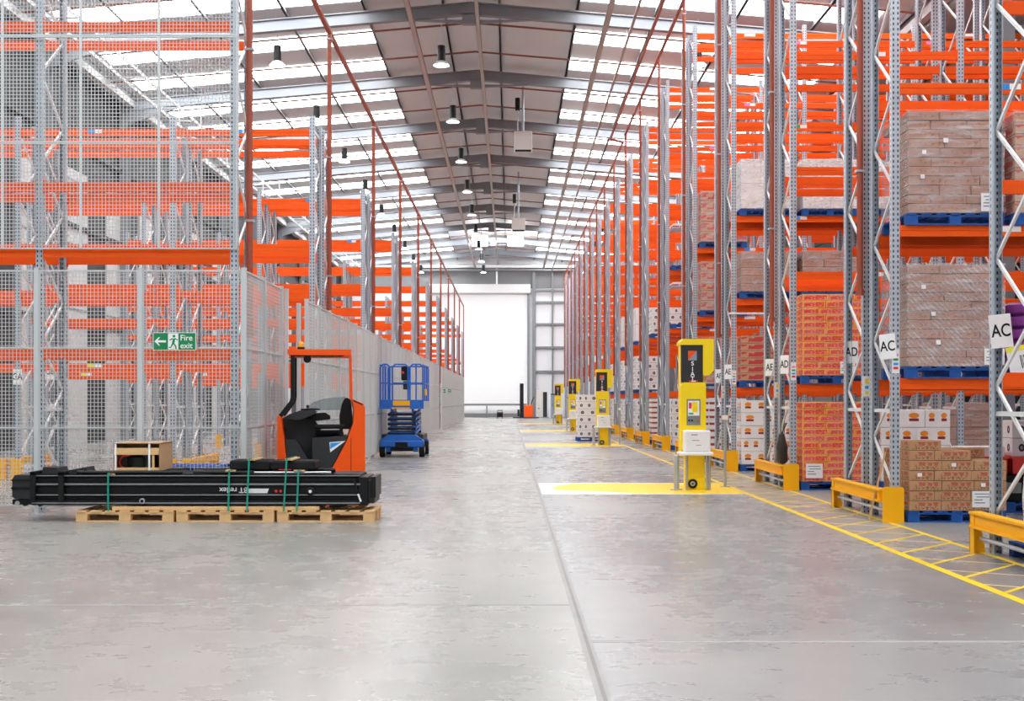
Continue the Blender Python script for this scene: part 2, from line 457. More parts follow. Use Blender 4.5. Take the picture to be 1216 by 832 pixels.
# rooflights
wn = 1
for y in rafter_y:
    for off in (3.3, 6.65):
        yc = y + off
        if yc > YE-1 or yc < -10: continue
        for a, b in ((XL+1.0, RX-3.42), (RX+3.42, XV-1.2)):
            if a > XV and (yc > 75 or yc < 15): continue
            mb = MB(); z0, z1 = roofz(a)-.02, roofz(b)-.02
            vs = [(a,yc-.68,z0),(b,yc-.68,z1),(b,yc+.68,z1),(a,yc+.68,z0)]
            vs += [(p[0], p[1], p[2]-.012) for p in vs]
            mb.add(vs, [(0,1,2,3),(7,6,5,4),(0,4,5,1),(1,5,6,2),(2,6,7,3),(3,7,4,0)], M['rooflight'])
            struct('window_%d' % wn, mb); wn += 1

# left wall: charcoal cladding with pale sectional panels
struct('wall_left', MB().box(XL-.3, XL, YB, YE, 0, 13.2, M['darkwall']))
yy = 13.4; k = 0
while yy < 100:
    if yy > 12:
        mb = MB().box(XL, XL+.06, yy-.95, yy+.95, 0, 9.4, M['palewall'])
        for z in (2.4, 4.6, 6.8, 9.0):
            mb.box(XL+.06, XL+.085, yy-.95, yy+.95, z, z+.06, M['rafter'])
        struct('trim_%d' % tn, mb); tn += 1
    yy += 3.91
for z in (4.1, 7.4, 10.2):
    struct('trim_%d' % tn, MB().box(XL+.05, XL+.16, 12, YE, z, z+.14, M['darkwall'])); tn += 1
struct('wall_right', MB().box(XE2, XE2+.3, 10, YE, 0, 13.4, M['darkwall']))
# far wall
struct('wall_far', MB().box(XL-.3, XE2, YE, YE+.3, 0, 15.0, M['whitewall']))
fy = YE
struct('trim_%d' % tn, MB().box(XL, XV, fy-.05, fy-.002, 11.45, 13.6, M['greywall'])); tn += 1
# steelwork on the far wall to the right of the door
sx = lambda px: (px-VX)*fy/F
sz = lambda py: CAMZ+(VY-py)*fy/F
for x, w in ((sx(634), .28), (sx(656), .12), (sx(672), .2), (sx(690), .2), (sx(590), .16)):
    z0 = 0 if x > 0 and x != sx(590) else 11.5
    struct('trim_%d' % tn, MB().box(x-w/2, x+w/2, fy-.42, fy-.06, z0, 13.2, M['midgrey'] if z0 == 0 else M['galv_white'])); tn += 1
for py in (345, 359, 385, 412.5, 441):
    struct('trim_%d' % tn, MB().box(sx(636), sx(700), fy-.30, fy-.06, sz(py)-.09, sz(py)+.09, M['midgrey'])); tn += 1
struct('trim_%d' % tn, MB().box(XL, XV, fy-.7, fy-.45, sz(317)-.12, sz(317)+.12, M['galv_white']).box(XL, XV, fy-.7, fy-.45, sz(321)-.1, sz(321)+.05, M['midgrey'])); tn += 1
# great roll door
dx0, dx1 = -7.1, sx(626)
dm = MB().box(dx0, dx1, fy-.22, fy-.1, .05, 11.0, M['door'])
for i in range(1, 9): dm.box(dx0, dx1, fy-.235, fy-.22, i*1.22, i*1.22+.03, M['door'])
d1 = struct('door_1', dm)
o = ob('roller_box', MB().cbox(dx0-.3, sx(630), fy-.95, fy-.1, 10.95, 11.75, M['whitep'], .08), d1)
o = ob('guide_rail', MB().box(dx1, dx1+.18, fy-.4, fy-.06, 0, 11, M['midgrey']), d1)
o = ob('guide_rail', MB().box(dx0-.18, dx0, fy-.4, fy-.06, 0, 11, M['midgrey']), d1)
o = ob('bottom_bar', MB().box(dx0, dx1, fy-.3, fy-.08, 0, .34, M['midgrey']), d1)
# barrier rail before the door
t = thing('barrier_rail', 'long grey barrier rail across the foot of the white roll door', 'barrier', (0, fy-1.1, 0))
ob('rail', MB().box(dx0+.5, dx1-.05, -.06, .06, 1.02, 1.2, M['midgrey']), t)
for x in (dx0+.7, -4.5, -2.0, dx1-.3): ob('post', MB().box(x-.06, x+.06, .06, .16, 0, 1.15, M['midgrey']), t)

# ================================================================== floor markings
def flat(name, polys, mat, label, group=None, h=.002):
    mb = MB()
    for p in polys: mb.prism(p, .0002, h, mat, 'xy')
    return tag(ob(name, mb), label, 'floor marking', group)
xa, xb = 3.82, 4.66
flat('painted_line', [[(xa-.042,8.0),(xa+.042,8.0),(xa+.042,98),(xa-.042,98)]], M['paintline'], 'long solid yellow line on the floor along the right rack ends')
flat('painted_line', [[(xb-.03,8.0),(xb+.03,8.0),(xb+.03,60),(xb-.03,60)]], M['paintline'], 'thinner inner yellow line on the floor touching the right guard rails')
st = []; wn_ = []
y = 7.6
while y < 34:
    c = .019
    st.append([(xa+.05,y-c*1.5),(xb-.04,y+.78-c*1.5),(xb-.04,y+.78+c*1.5),(xa+.05,y+c*1.5)])
    wn_.append([(xa+.05,y+.40-c),(xb-.04,y-.05-c),(xb-.04,y-.05+c),(xa+.05,y+.40+c)])
    y += .80
flat('painted_hatching', st, M['paintline'], 'bright yellow diagonal hatching between the two lines on the right', h=.0016)
flat('painted_hatching', wn_, M['paintworn'], 'worn orange hatching crossing the bright yellow stripes on the right', h=.0012)
WRAP_Y = [19.8, 39.2, 57.4, 75.0]
for i, y in enumerate(WRAP_Y):
    s = ORD[i]
    y0, y1 = y-1.0, y+1.55
    flat('painted_zone', [[(.52,y0),(3.76,y0),(3.76,y1),(.52,y1)]], M['paintwhite'] if i == 0 else M['paintworn'],
         'pale painted border on the floor around the %s yellow wrapping machine' % s, h=.0022)
    flat('painted_zone', [[(.72,y-.05),(.80,y+.75),(1.15,y+1.36),(3.76,y1-.10),(3.76,y0+.10),(2.1,y0+.12),(1.5,y-.45)]], M['paintline'],
         'yellow painted floor zone beside the %s yellow wrapping machine' % s, h=.0036)

# ================================================================== racking
UP = {}
def upright_mesh(h):
    if h not in UP:
        mb = MB(); t = .006
        # omega section, open to the rear (+y)
        mb.prism([(-.05,-.045),(.05,-.045),(.05,.03),(.036,.045),(.036,.04),(.044,.027),(.044,-.039),(-.044,-.039),(-.044,.027),(-.036,.04),(-.036,.045),(-.05,.03)], 0.0, h, M['upright'], 'xy')
        mb.box(-.075,.075,-.075,.075, 0,.008, M['galv'])
        UP[h] = mb.mesh('upright')
    return UP[h]
BR = {}
def brace_mesh(h, d, flip=False):
    k = (round(h,2), round(d,2), flip)
    if k not in BR:
        mb = MB(); a, b = .05, d-.05
        z = .40; i = 1 if (flip or h == 7.9) else 0
        mb.bar((0,a,z-.18),(0,b,z-.18),.03,.045,M['galv_white'])
        while z + .62 < h:
            p, q = (a, b) if i % 2 == 0 else (b, a)
            mb.bar((0,p,z),(0,q,z+.62),.024,.034,M['galv_white'])
            z += .62; i += 1
        for z in (1.37, h-.25): mb.bar((0,a,z),(0,b,z),.03,.045,M['galv_white'])
        BR[k] = mb.mesh('bracing')
    return BR[k]
BM = {}
def beam_mesh(L, h=.135):
    k = (round(L,3), h)
    if k not in BM:
        mb = MB()
        # closed stepped box section, front towards -y, top at z=0
        pr = [(-.025,-h),(-.025,-h*.56),(-.019,-h*.53),(-.019,-h*.47),(-.025,-h*.44),(-.025,0),(.010,0),(.010,-.028),(.025,-.028),(.025,-h)]
        mb.prism(pr, .004, L-.004, M['orange'], 'yz')
        for x in (0, L-.006):
            mb.box(x, x+.006, -.032, .03, -h-.03, .05, M['orange'])
        BM[k] = mb.mesh('beam')
    return BM[k]
def plate_mesh(c1, c2=None):
    mb = MB(); mb.box(-.14,.0,-.004,0,-.035,.035,M[c1]).box(0,.14,-.004,0,-.035,.035,M[c2 or 'whitep'])
    return mb.mesh('label_plate')
PL = {'b': plate_mesh('labelblue'), 'g': plate_mesh('labelgreen'), 'p': plate_mesh('labelpink'), 'y': plate_mesh('labelyellow'), 'w': plate_mesh('whitep')}
def notice_mesh():
    mb = MB(); mb.box(-.045,.045,-.004,0,0,.30,M['whitep'])
    for z, c in ((.21,'labelpink'),(.155,'labelgreen'),(.10,'labelblue'),(.05,'red')):
        mb.box(-.03,.03,-.006,-.004,z,z+.03,M[c])
    return mb.mesh('load_notice')
NOTICE = notice_mesh()
def strip_mesh():
    mb = MB(); mb.box(-.055,.055,-.004,0,0,.27,M['whitep']); mb.box(-.025,.025,-.006,-.004,.17,.23,M['labelyellow']).box(-.025,.025,-.006,-.004,.10,.14,M['labelblue']).box(-.025,.025,-.006,-.004,.03,.07,M['labelyellow'])
    return mb.mesh('location_strip')
STRIP = strip_mesh()

def rack_row(label, group, y0, frames, xs, levels, top, plates=(), notices=(), dirx=1):
    """frames: list of (near, far) y offsets; xs: upright lines from the aisle end outward"""
    t = thing('pallet_rack', label, 'rack', (xs[0], y0, 0), 0, group)
    um = upright_mesh(top)
    for j, (a, b) in enumerate(frames):
        for i, x in enumerate(xs):
            ob('upright', um, t, (x-xs[0], a+.045, 0))
            ob('upright', um, t, (x-xs[0], b-.045, 0), PI)
            ob('bracing', brace_mesh(top, b-a, i == 0 and j == 1), t, (x-xs[0], a, 0))
        for i in range(len(xs)-1):
            x0, x1 = sorted((xs[i], xs[i+1]))
            L = x1-x0-.104
            bm = beam_mesh(L)
            for lv, z in enumerate(levels):
                for f, (yy, r) in enumerate(((a+.025, 0), (b-.025, PI))):
                    o = ob('beam', bm, t, (x0+.052-xs[0] + (L if r else 0), yy, z), r)
                    if j == 0 and f == 0 and lv < len(plates) and plates[lv] and i < 3:
                        ob('label_plate', PL[plates[lv]], o, (L*.5, -.0255, -.045 if plates[lv] != 'y' else -.04))
    for (i, yy, z, kind) in notices:
        ob('load_notice' if kind == 'n' else 'location_strip', NOTICE if kind == 'n' else STRIP, t, (xs[i]-xs[0], yy, z))
    return t

# ---- right side rows
RXE = 4.75
RLV = [1.77, 3.65, 5.40, 7.33, 9.10, 10.88]
RY = [14.50 + 5.22*k for k in range(17)]
FR = [(0, .9), (1.18, 2.08)]
def rname(k):
    return 'rack row on the right'
rack_row('tall pallet rack at the right picture edge, cut off by the frame', 'racks on the right', 9.47, FR, [RXE, RXE+2.8], RLV, 11.1)
for k, y in enumerate(RY):
    nb = [2, 3, 3, 4, 4, 4, 4, 3, 3, 3, 2, 2, 2, 2, 2, 2, 2][k]
    nb = min(nb, 4)
    xs = [RXE + (2.8)*i for i in range(nb+1)]
    if k == 0: lab = 'tall grey and orange rack holding brown film-wrapped loads, nearest full row on the right'
    elif k == 1: lab = 'tall rack on the right with red and yellow cartons, second full row'
    elif k == 2: lab = 'tall rack on the right holding white cartons at floor level, third full row'
    else: lab = 'tall grey and orange rack on the right, %s row counting the brown-loaded one as first' % ORD[k].replace('nearest', 'first')
    rack_row(lab, 'racks on the right', y, FR, xs, RLV, 11.1, plates=('y','w','b','g','p','w') if k < 5 else (),
             notices=[(0, -.002, 1.83, 'n'), (0, 1.18-.002, 1.55, 's')] if k < 4 else [])

# ---- end guards, right
def end_guard(y0, length, label, x=RXE):
    t = thing('rack_end_guard', label, 'guard rail', (x, y0, 0), 0, 'yellow guards at the right rack ends')
    ob('rail', MB().box(-.20,-.16,.02,length-.02,.26,.40,M['yellow']).box(-.23,-.11,.0,length,.385,.41,M['yellow']).box(-.23,-.11,.0,length,.25,.275,M['yellow']), t)
    mb = MB()   # near post: wide face plate and side flange
    mb.prism([(-.19,0),(.07,0),(.07,.42),(.05,.44),(-.17,.44),(-.19,.42)], -.02, -.008, M['yellow'])
    mb.box(-.11,-.095,-.01,.13,0,.42,M['yellow']).box(.06,.07,-.01,.05,0,.42,M['yellow']).box(-.15,.02,-.008,.09,0,.014,M['yellow'])
    ob('post', mb, t, (0,-.06,0))
    mb = MB()
    mb.prism([(-.21,0),(-.06,0),(-.06,.05),(-.10,.25),(-.10,.40),(-.21,.40)], -.006, .006, M['yellow'])
    mb.box(-.21,-.198,-.10,.006,0,.40,M['yellow'])
    ob('post', mb, t, (0,length+.02,0))
    ob('lower_tube', MB().tube((-.14,.05,.15),(-.14,length-.1,.15),.022,M['galv'],8), t)
    return t
end_guard(9.49, 2.12, 'yellow guard rail at the right picture edge, partly cut off')
for k in range(13):
    w = 'first' if k == 0 else ORD[k]
    end_guard(RY[k]-.02, 2.12, 'yellow guard rail at the foot of the %s rack end on the right' % w)

# ---- left side rows
LXE = -3.75
LLV = [2.20, 3.58, 4.47, 6.65]
LXS = [LXE, LXE-2.65, LXE-5.6, LXE-8.55]
LY = [16.05] + [22.40 + 7.75*k for k in range(10)]
LFR = [(0, .9), (1.12, 2.02)]
t0 = rack_row('orange and grey rack behind the mesh screen at far left', 'racks on the left', LY[0], [(0,.9)], LXS[:3], LLV, 7.9)
for k in range(1, 11):
    nb = 3 if k < 6 else 2
    rack_row('empty orange and grey rack on the left, %s row behind the mesh screen' % ORD[k].replace('second','first').replace('third','second') if k < 3 else
             'empty orange and grey rack on the left, %s row behind the mesh screen' % ORD[k-1],
             'racks on the left', LY[k], LFR, LXS[:nb+1], LLV, 6.9, plates=('y', None, None, 'b') if k < 4 else ())
# mesh backing sheets on the first left rack
def mesh_panel(w, h, wire, pitch, r, frame, fw):
    mb = MB(); n = int(w/pitch); mh = int(h/pitch)
    for i in range(1, n+1):
        x = i*w/(n+1); mb.box(x-r, x+r, -r, r, fw, h-fw, wire)
    for i in range(1, mh+1):
        z = i*h/(mh+1); mb.box(fw, w-fw, -r-.004, r-.004, z-r, z+r, wire)
    mb.box(0, w, -fw*.6, fw*.6, 0, fw, frame).box(0, w, -fw*.6, fw*.6, h-fw, h, frame)
    mb.box(0, fw, -fw*.6, fw*.6, 0, h, frame).box(w-fw, w, -fw*.6, fw*.6, 0, h, frame)
    return mb.mesh('mesh_panel')
bp = mesh_panel(1.06, 1.44, M['wire'], .050, .0036, M['wire'], .018)
for i in range(4):
    for j in range(3):
        ob('mesh_panel', bp, t0, (.06-1.06*(i+1)-.005, -.06, 3.55+1.445*j))

# upright protectors and aisle-end guards, left
pm = MB()
pm.box(-.075,.075,-.09,-.078,0,.40,M['yellow']).box(-.087,-.075,-.09,.06,0,.40,M['yellow']).box(.075,.087,-.09,.06,0,.40,M['yellow']).box(-.14,.14,-.09,-.03,0,.012,M['yellow'])
pm = pm.mesh('upright_protector')
for k in range(1, 5):
    for i in (0, 1, 2):
        for j, yy in enumerate((-.02, 2.04)):
            o = ob('upright_protector', pm, None, (LXS[i], LY[k]+yy, 0), PI if j else 0)
            tag(o, 'orange protector at the %s foot of the %s upright line in %s left rack row' % (('front', 'rear')[j], ('aisle-end', 'second', 'third')[i], ('first', 'second', 'third', 'fourth')[k-1]),
                'upright protector', 'orange upright protectors on the left')
for i, (x, yy, lab) in enumerate(((-9.62, 22.3, 'orange low guard rail across the rack passage, left of the fire exit sign'), (-6.12, 22.3, 'orange low guard rail beside the rack below the fire exit sign'))):
    t = thing('passage_guard', lab, 'guard rail', (x, yy, 0))
    ob('rail', MB().box(-.05,.05,0,2.2,.26,.38,M['yellow']), t)
    for q in (0.05, 2.15): ob('post', MB().box(-.08,.08,q-.07,q+.07,0,.40,M['yellow']), t)

# ================================================================== fences on the left
FXX = -3.49
def fence_post(h=3.24):
    mb = MB().box(-.03,.03,-.03,.03,0,h,M['wire']).box(-.08,.08,-.08,.08,0,.01,M['galv']).box(-.033,.033,-.033,.033,h-.02,h,M['wire'])
    return mb.mesh('post')
FP = fence_post()
def fence_panel(w, wire, pitch, r):
    mb = MB(); fw = .022
    zs = [.12, 1.14, 2.19, 3.20]
    n = int(w/pitch)
    for i in range(1, n+1):
        x = i*w/(n+1); mb.box(x-r, x+r, -r, r, zs[0], zs[-1], wire)
    z = zs[0]+pitch
    while z < zs[-1]-.01:
        mb.box(0, w, r-.001, 3*r-.001, z-r, z+r, wire); z += pitch
    for z in zs: mb.box(0, w, -fw*.6, fw*.6, z-fw/2, z+fw/2, M['wire'])
    mb.box(0, .014, -.012, .012, zs[0], zs[-1], M['wire']).box(w-.014, w, -.012, .012, zs[0], zs[-1], M['wire'])
    return mb.mesh('mesh_panel')
t = thing('mesh_fence', 'grey wire mesh fence facing the camera behind the pallets, carrying the fire exit sign', 'fence', (FXX, 15.5, 0))
fp = fence_panel(1.30, M['wire'], .050, .0034)
for i in range(5):
    ob('post', FP, t, (-1.36*i, 0, 0))
    if i < 4: ob('mesh_panel', fp, t, (-1.36*i-1.33, 0, 0))
t = thing('mesh_fence', 'short grey mesh fence running away from the corner towards the reach truck', 'fence', (FXX, 15.5, 0))
fs = fence_panel(1.20, M['wire2'], .050, .0024)
for i, y in enumerate((1.26, 2.52)):
    ob('post', FP, t, (0, y, 0)); ob('mesh_panel', fs, t, (0, y-1.23, 0), PI/2)
ob('post', FP, t, (0, 2.95, 0))
tag(ob('gate_post', MB().box(-.03,.03,-.03,.03,0,3.05,M['wire']).box(-.09,.09,-.09,.09,0,.012,M['galv']), None, (FXX+.12, 18.85, 0)), 'white gate post standing alone between the two side fences', 'post')
t = thing('mesh_fence', 'very long pale mesh fence receding along the left aisle past the blue lift', 'fence', (FXX, 20.27, 0))
n = 29
for i in range(n+1):
    ob('post', FP, t, (0, i*1.3, 0))
    if i < n: ob('mesh_panel', fs, t, (0, i*1.3+.05, 0), PI/2)
y1 = 20.27+n*1.3+2.4
t = thing('mesh_fence', 'distant pale mesh fence beyond the opening with the small green sign', 'fence', (FXX, y1, 0))
for i in range(24):
    ob('post', FP, t, (0, i*1.3, 0))
    if i < 23: ob('mesh_panel', fs, t, (0, i*1.3+.05, 0), PI/2)
# ================================================================== roof services
def lamp_mesh():
    a = MB().lathe((0,0,0), [(.05,.66),(.125,.64),(.13,.16),(.10,.13)], M['black'], 16)
    b = MB().lathe((0,0,0), [(.11,.15),(.16,.12),(.26,.02),(.275,.0),(.25,.010),(.12,.10)], M['white'], 20)
    c = MB().lathe((0,0,0), [(.255,.016),(.255,.024)], M['lamp'], 20)
    return a.mesh('housing', True), b.mesh('reflector', True), c.mesh('lens')
lh, lr, ll = lamp_mesh()
for row, (lx, nm) in enumerate(((-2.2, 'row of lamps beside the ridge'), (-7.5, 'row of lamps above the left racks'), (6.1, 'row of lamps above the right racks'))):
    for k in range(9):
        y = 38.1 + RP*k
        t = thing('high_bay_pendant_lamp', 'black and white high bay lamp, %s in the %s' % (ORD[k], nm), 'ceiling lamp', (lx, y, 12.3), 0, 'high bay lamps')
        ob('housing', lh, t); ob('reflector', lr, t); ob('lens', ll, t)
        zt = roofz(lx) - 12.3 - .005
        ob('suspension_cable', MB().tube((0,0,.6), (0,0,zt), .012, M['galv_white'], 6), t)
def sprinkler(lab, pts, r, drops, zb):
    t = thing('sprinkler_pipe', lab, 'pipe', pts[0])
    P0 = Vector(pts[0])
    ob('main_pipe', MB().path([Vector(p)-P0 for p in pts], r, M['pipe'], 10), t)
    for (x, y, z) in drops:
        mb = MB().tube((x-P0.x, y-P0.y, zb-P0.z), (x-P0.x, y-P0.y, z-P0.z), r*.85, M['pipe'], 8)
        mb.lathe((x-P0.x, y-P0.y, zb-P0.z), [(.055,-.02),(.055,.06)], M['pipe'], 8)
        zz = zb + 1.6
        while zz < z: mb.box(x-P0.x-r*1.15, x-P0.x+r*1.15, y-P0.y-.05, y-P0.y+.05, zz-P0.z, zz-P0.z+.03, M['galv']); zz += 2.4
        ob('drop_pipe', mb, t)
    return t
ldy = [16.55, 23.9] + [23.9 + 7.75*k for k in range(1, 10)]
sprinkler('red sprinkler main sloping past the left rack ends with droppers', [(LXE+.10, -6, 8.96), (LXE+.10, 93.7, 8.96)], .055, [(LXE+.10, y+.0, 8.96) for y in ldy], 2.4)
sprinkler('red sprinkler main on the right that jogs sideways half way along', [(4.10, -6, 12.12), (4.10, 48, 12.12), (4.62, 48, 12.0), (4.62, 101, 12.0)], .05,
          [(4.62, RY[k]+1.04, 12.0) for k in range(7, 17)], 2.6)
sprinkler('shorter red sprinkler main directly above the near right rack ends', [(4.62, -6, 12.1), (4.62, 47, 12.1)], .05, [(4.62, RY[k]+1.04, 12.1) for k in range(0, 7)], 2.9)
n = 0
for y in rafter_y:
    for off in (1.7, 4.95):
        yc = y+off
        if yc < 30 or yc > 104: continue
        z = lambda x: roofz(x)-.36
        tag(ob('range_pipe', MB().path([(XL+.6,yc,z(XL+.6)),(RX,yc,z(RX)),(XV-.5,yc,z(XV-.5))], .034, M['pipe2'], 6)),
            'thin brown sprinkler range pipe across the roof, %s from the camera' % ORD[n], 'pipe', 'range pipes under the roof'); n += 1
for x, z, w, lab in ((-3.02, 13.15, .16, 'beige cable tray under the roof left of the ridge'), (-1.0, 13.42, .13, 'beige cable tray running under the ridge'),
                     (3.0, 13.1, .16, 'beige cable tray under the roof right of the ridge'), (3.75, 12.9, .07, 'thin beige conduit beside the right cable tray')):
    mb = MB()
    mb.box(x-w/2, x+w/2, 12, 104, z, z+.02, M['tray']).box(x-w/2, x-w/2+.012, 12, 104, z, z+.08, M['tray']).box(x+w/2-.012, x+w/2, 12, 104, z, z+.08, M['tray'])
    for y in rafter_y:
        if y > 12: mb.box(x-.012, x+.012, y-.012, y+.012, z, roofz(x)-.6, M['tray'])
    tag(ob('cable_tray', mb), lab, 'cable tray')
t = thing('ladder_tray', 'wide ladder shaped cable tray high along the left wall', 'cable tray', (-12.3, 0, 12.0))
for x in (-.4, .4): ob('side_rail', MB().box(x-.02, x+.02, 16, 102, 0, .10, M['galv_white']), t)
mb = MB()
for i in range(86): mb.box(-.4, .4, 16.5+i, 16.56+i, .02, .05, M['galv_white'])
ob('rungs', mb, t)
mb = MB()
for y in rafter_y:
    if 16 < y < 102:
        for x in (-.42, .42): mb.box(x-.012, x+.012, y-.012, y+.012, .1, roofz(-12.3)-12.0-.5, M['galv_white'])
ob('hanger', mb, t)
for (x, y, zc, hh, ww, lab) in ((.55, 48, 12.0, .78, .74, 'nearer grey box heater hanging from the roof right of the ridge'), (.5, 66, 11.3, .66, .76, 'farther grey box heater hanging from the roof')):
    t = thing('hanging_unit_heater', lab, 'heater', (x, y, zc))
    ob('casing', MB().cbox(-ww/2, ww/2, -.3, .3, -hh/2, hh/2, M['cabinet'], .03), t)
    ob('grille', MB().box(-ww/2+.05, ww/2-.05, -.32, -.3, -hh/2-.06, -hh/2+.02, M['black']), t)
    ob('flue', MB().tube((0,0,hh/2), (0,0,roofz(x)-zc-.03), .05, M['galv'], 10).lathe((-.22,0,hh/2), [(.05,.9),(.10,.9),(.10,1.4),(.05,1.4)], M['black'], 10).tube((-.22,0,hh/2),(-.22,0,hh/2+1.0),.025,M['galv'],8), t)

# ================================================================== signs
def text_obj(body, size, mat, parent, loc, rot=(PI/2,0,0), bold=0.0, spacing=1.0, sx=1.0, label=None):
    o = ob('lettering', text_mesh(body, size, mat, .001, spacing, bold), parent, loc)
    o.rotation_euler = rot; o.scale = (sx, 1, 1)
    return o
def aisle_sign(txt, x, y, z, label, w=.21, h=.32, rz=0.0, roll=0.0):
    t = thing('aisle_sign', label, 'sign', (x, y, z), rz, 'aisle letter signs')
    t.rotation_euler = (0, roll, rz)
    ob('plate', MB().cbox(-w/2, w/2, -.004, .004, -h/2, h/2, M['whitep'], .002), t)
    ob('bracket', MB().box(-w/2-.01, -w/2+.03, .004, .02, -.03, .03, M['galv']), t)
    text_obj(txt, .175, M['black'], t, (0, -.0055, 0), bold=.002, sx=.78)
    return t
aisle_sign('AC', 4.768, 11.44, 2.17, 'large white sign reading AC on the upright nearest the right picture edge', .215, .325, 0, math.radians(-6))
aisle_sign('AC', 4.66, 14.52, 2.16, 'white sign reading AC on the rack end left of the brown film-wrapped loads', .20, .31, math.radians(-38), math.radians(-5))
aisle_sign('AD', 4.79, 16.50, 2.17, 'white sign reading AD beside the red and yellow cartons', .20, .31, math.radians(-46), 0)
aisle_sign('AD', 4.62, 19.80, 2.10, 'white sign reading AD on the second right rack end, above the black bag', .20, .31, math.radians(-60), 0)
aisle_sign('AE', 4.77, 21.62, 2.10, 'white sign reading AE on the second right rack end, facing the white cartons', .20, .31, math.radians(-52), 0)
aisle_sign('AE', 4.64, 25.02, 2.10, 'white sign reading AE on the third right rack end, right of the yellow wrapper', .20, .31, math.radians(-50), 0)
aisle_sign('AF', 4.77, 26.85, 2.05, 'white sign reading AF on the third right rack end, nearest the yellow wrapper', .20, .31, math.radians(-50), 0)
aisle_sign('GA', -9.30, 22.28, 1.94, 'white sign reading GA behind the mesh at the far left', .18, .29, 0, 0)
aisle_sign('GB', -9.02, 23.15, 2.06, 'white sign reading GB behind the mesh just right of the fence post', .19, .31, 0, 0)

def exit_sign(x, y, z, w, h, label, txt=True):
    t = thing('fire_exit_sign', label, 'sign', (x, y, z))
    ob('plate', MB().box(-w/2, w/2, -.004, .004, -h/2, h/2, M['whitep']).box(-w/2+.008, w/2-.008, -.006, -.004, -h/2+.008, h/2-.008, M['green']), t)
    k = w/.563
    def pg(pts, mat, y0=-.0085, y1=-.006): return MB().prism([(a*k, b*k) for a, b in pts], y0, y1, mat)
    ob('arrow', pg([(-.262,0),(-.205,.055),(-.188,.055),(-.222,.014),(-.112,.014),(-.112,-.014),(-.222,-.014),(-.188,-.055),(-.205,-.055)], M['whitep']), t)
    mb = pg([(-.085,-.105),(.05,-.105),(.05,.105),(-.085,.105)], M['whitep'])
    for pts in ([(-.02,.03),(.012,.045),(.0,-.03),(-.035,-.03)], [(-.035,-.03),(-.01,-.03),(-.045,-.085),(-.075,-.085),(-.075,-.072),(-.052,-.072)], [(-.02,-.03),(.0,-.03),(.025,-.06),(.03,-.10),(.012,-.10),(.008,-.066)],
                [(-.02,.045),(-.02,.028),(-.06,.01),(-.066,.022)], [(.006,.045),(.012,.028),(.042,.012),(.046,.024)]):
        mb.prism([(a*k, b*k) for a, b in pts], -.0105, -.0085, M['green'])
    mb.prism([(k*(-.006+.018*math.cos(a*PI/5)), k*(.068+.018*math.sin(a*PI/5))) for a in range(10)], -.0105, -.0085, M['green'])
    ob('running_figure', mb, t)
    if txt:
        text_obj('Fire', .105*k, M['whitep'], t, (.155*k, -.0068, .043*k), bold=.0012)
        text_obj('exit', .105*k, M['whitep'], t, (.155*k, -.0068, -.058*k), bold=.0012)
    return t
exit_sign(-4.385, 15.44, 2.27, .563, .235, 'green fire exit sign with running figure on the mesh fence')
exit_sign(-3.28, 61.9, 1.98, .44, .2, 'tiny distant green fire exit sign beside the fence opening')

# ================================================================== pallets, mast, crate
PM = {}
def pallet_mesh(w, d, key):
    k = (w, d, key)
    if k not in PM:
        m = M[key]; mb = MB(); bw = .14 if w > 1.1 else .11
        for bx in (bw/2, w/2, w-bw/2):
            for by in (.06, d/2, d-.06):
                mb.box(bx-bw/2, bx+bw/2, by-.05, by+.05, .018, .098, m)
        for by in (.06, d/2, d-.06): mb.box(0, w, by-.05, by+.05, 0, .018, m)
        for by in (.06, d/2, d-.06): mb.box(0, w, by-.05, by+.05, .098, .120, m)
        n = max(5, int(w/.165)); 
        for i in range(n):
            x = i*(w-.125)/(n-1); mb.box(x, x+.125, .0, d, .120, .142, m)
        PM[k] = mb.mesh('pallet')
    return PM[k]
def pallet(x, y, z, label, key='palblue', w=1.2, d=1.0, group='blue pallets', rz=0):
    return tag(ob('pallet', pallet_mesh(w, d, key), None, (x, y, z), rz), label, 'pallet', group)
MY = 14.5
for i, (x, lab) in enumerate(((-5.335, 'left of three wooden pallets in line under the black mast'), (-4.10, 'middle of three wooden pallets in line under the black mast'), (-2.862, 'right of three wooden pallets in line, its end past the mast'))):
    pallet(x, MY, 0, lab, 'palwood', 1.2, .8, 'wooden pallets under the mast')
tag(ob('timber_plank', MB().cbox(-4.9, -2.35, 14.53, 14.63, .143, .19, M['palwood'], .004)), 'long pale timber plank laid on the wooden pallets under the mast', 'plank')
tag(ob('timber_plank', MB().cbox(-4.9, -2.35, 15.1, 15.2, .143, .19, M['palwood'], .004)), 'rear timber plank on the wooden pallets, hidden side of the mast', 'plank')

# the mast lies on its side on the planks
t = thing('reach_truck_mast', 'long black lift truck mast lying on wooden pallets, strapped down', 'forklift mast', (0, 14.55, .19))
s0 = 14.56/F
def mx(px): return (px-VX)*s0
def mz(py): return CAMZ+(VY-py)*s0-.19
L0, L1 = mx(38), mx(428)
def rail(yb, yf):
    mb = MB()
    # channel section seen from the side: flanges proud, web recessed
    s = 1 if yf > yb else -1
    pr = [(yb, mz(599.5)),(yf, mz(599.5)),(yf, mz(593.5)),(yf-s*.03, mz(592)),(yf-s*.03, mz(590)),(yf, mz(588.5)),(yf, mz(586)),(yf-s*.032, mz(585.3)),(yf-s*.032, mz(577.5)),(yf, mz(576.5)),(yf, mz(573)),(yf-s*.03, mz(571.5)),(yf-s*.03,mz(567.5)),(yf,mz(566)),(yf,mz(564.5)),(yb,mz(564.5))]
    mb.prism(pr, L0, L1, M['black'], 'yz')
    return mb
ob('outer_rail', rail(.13, 0.0), t)
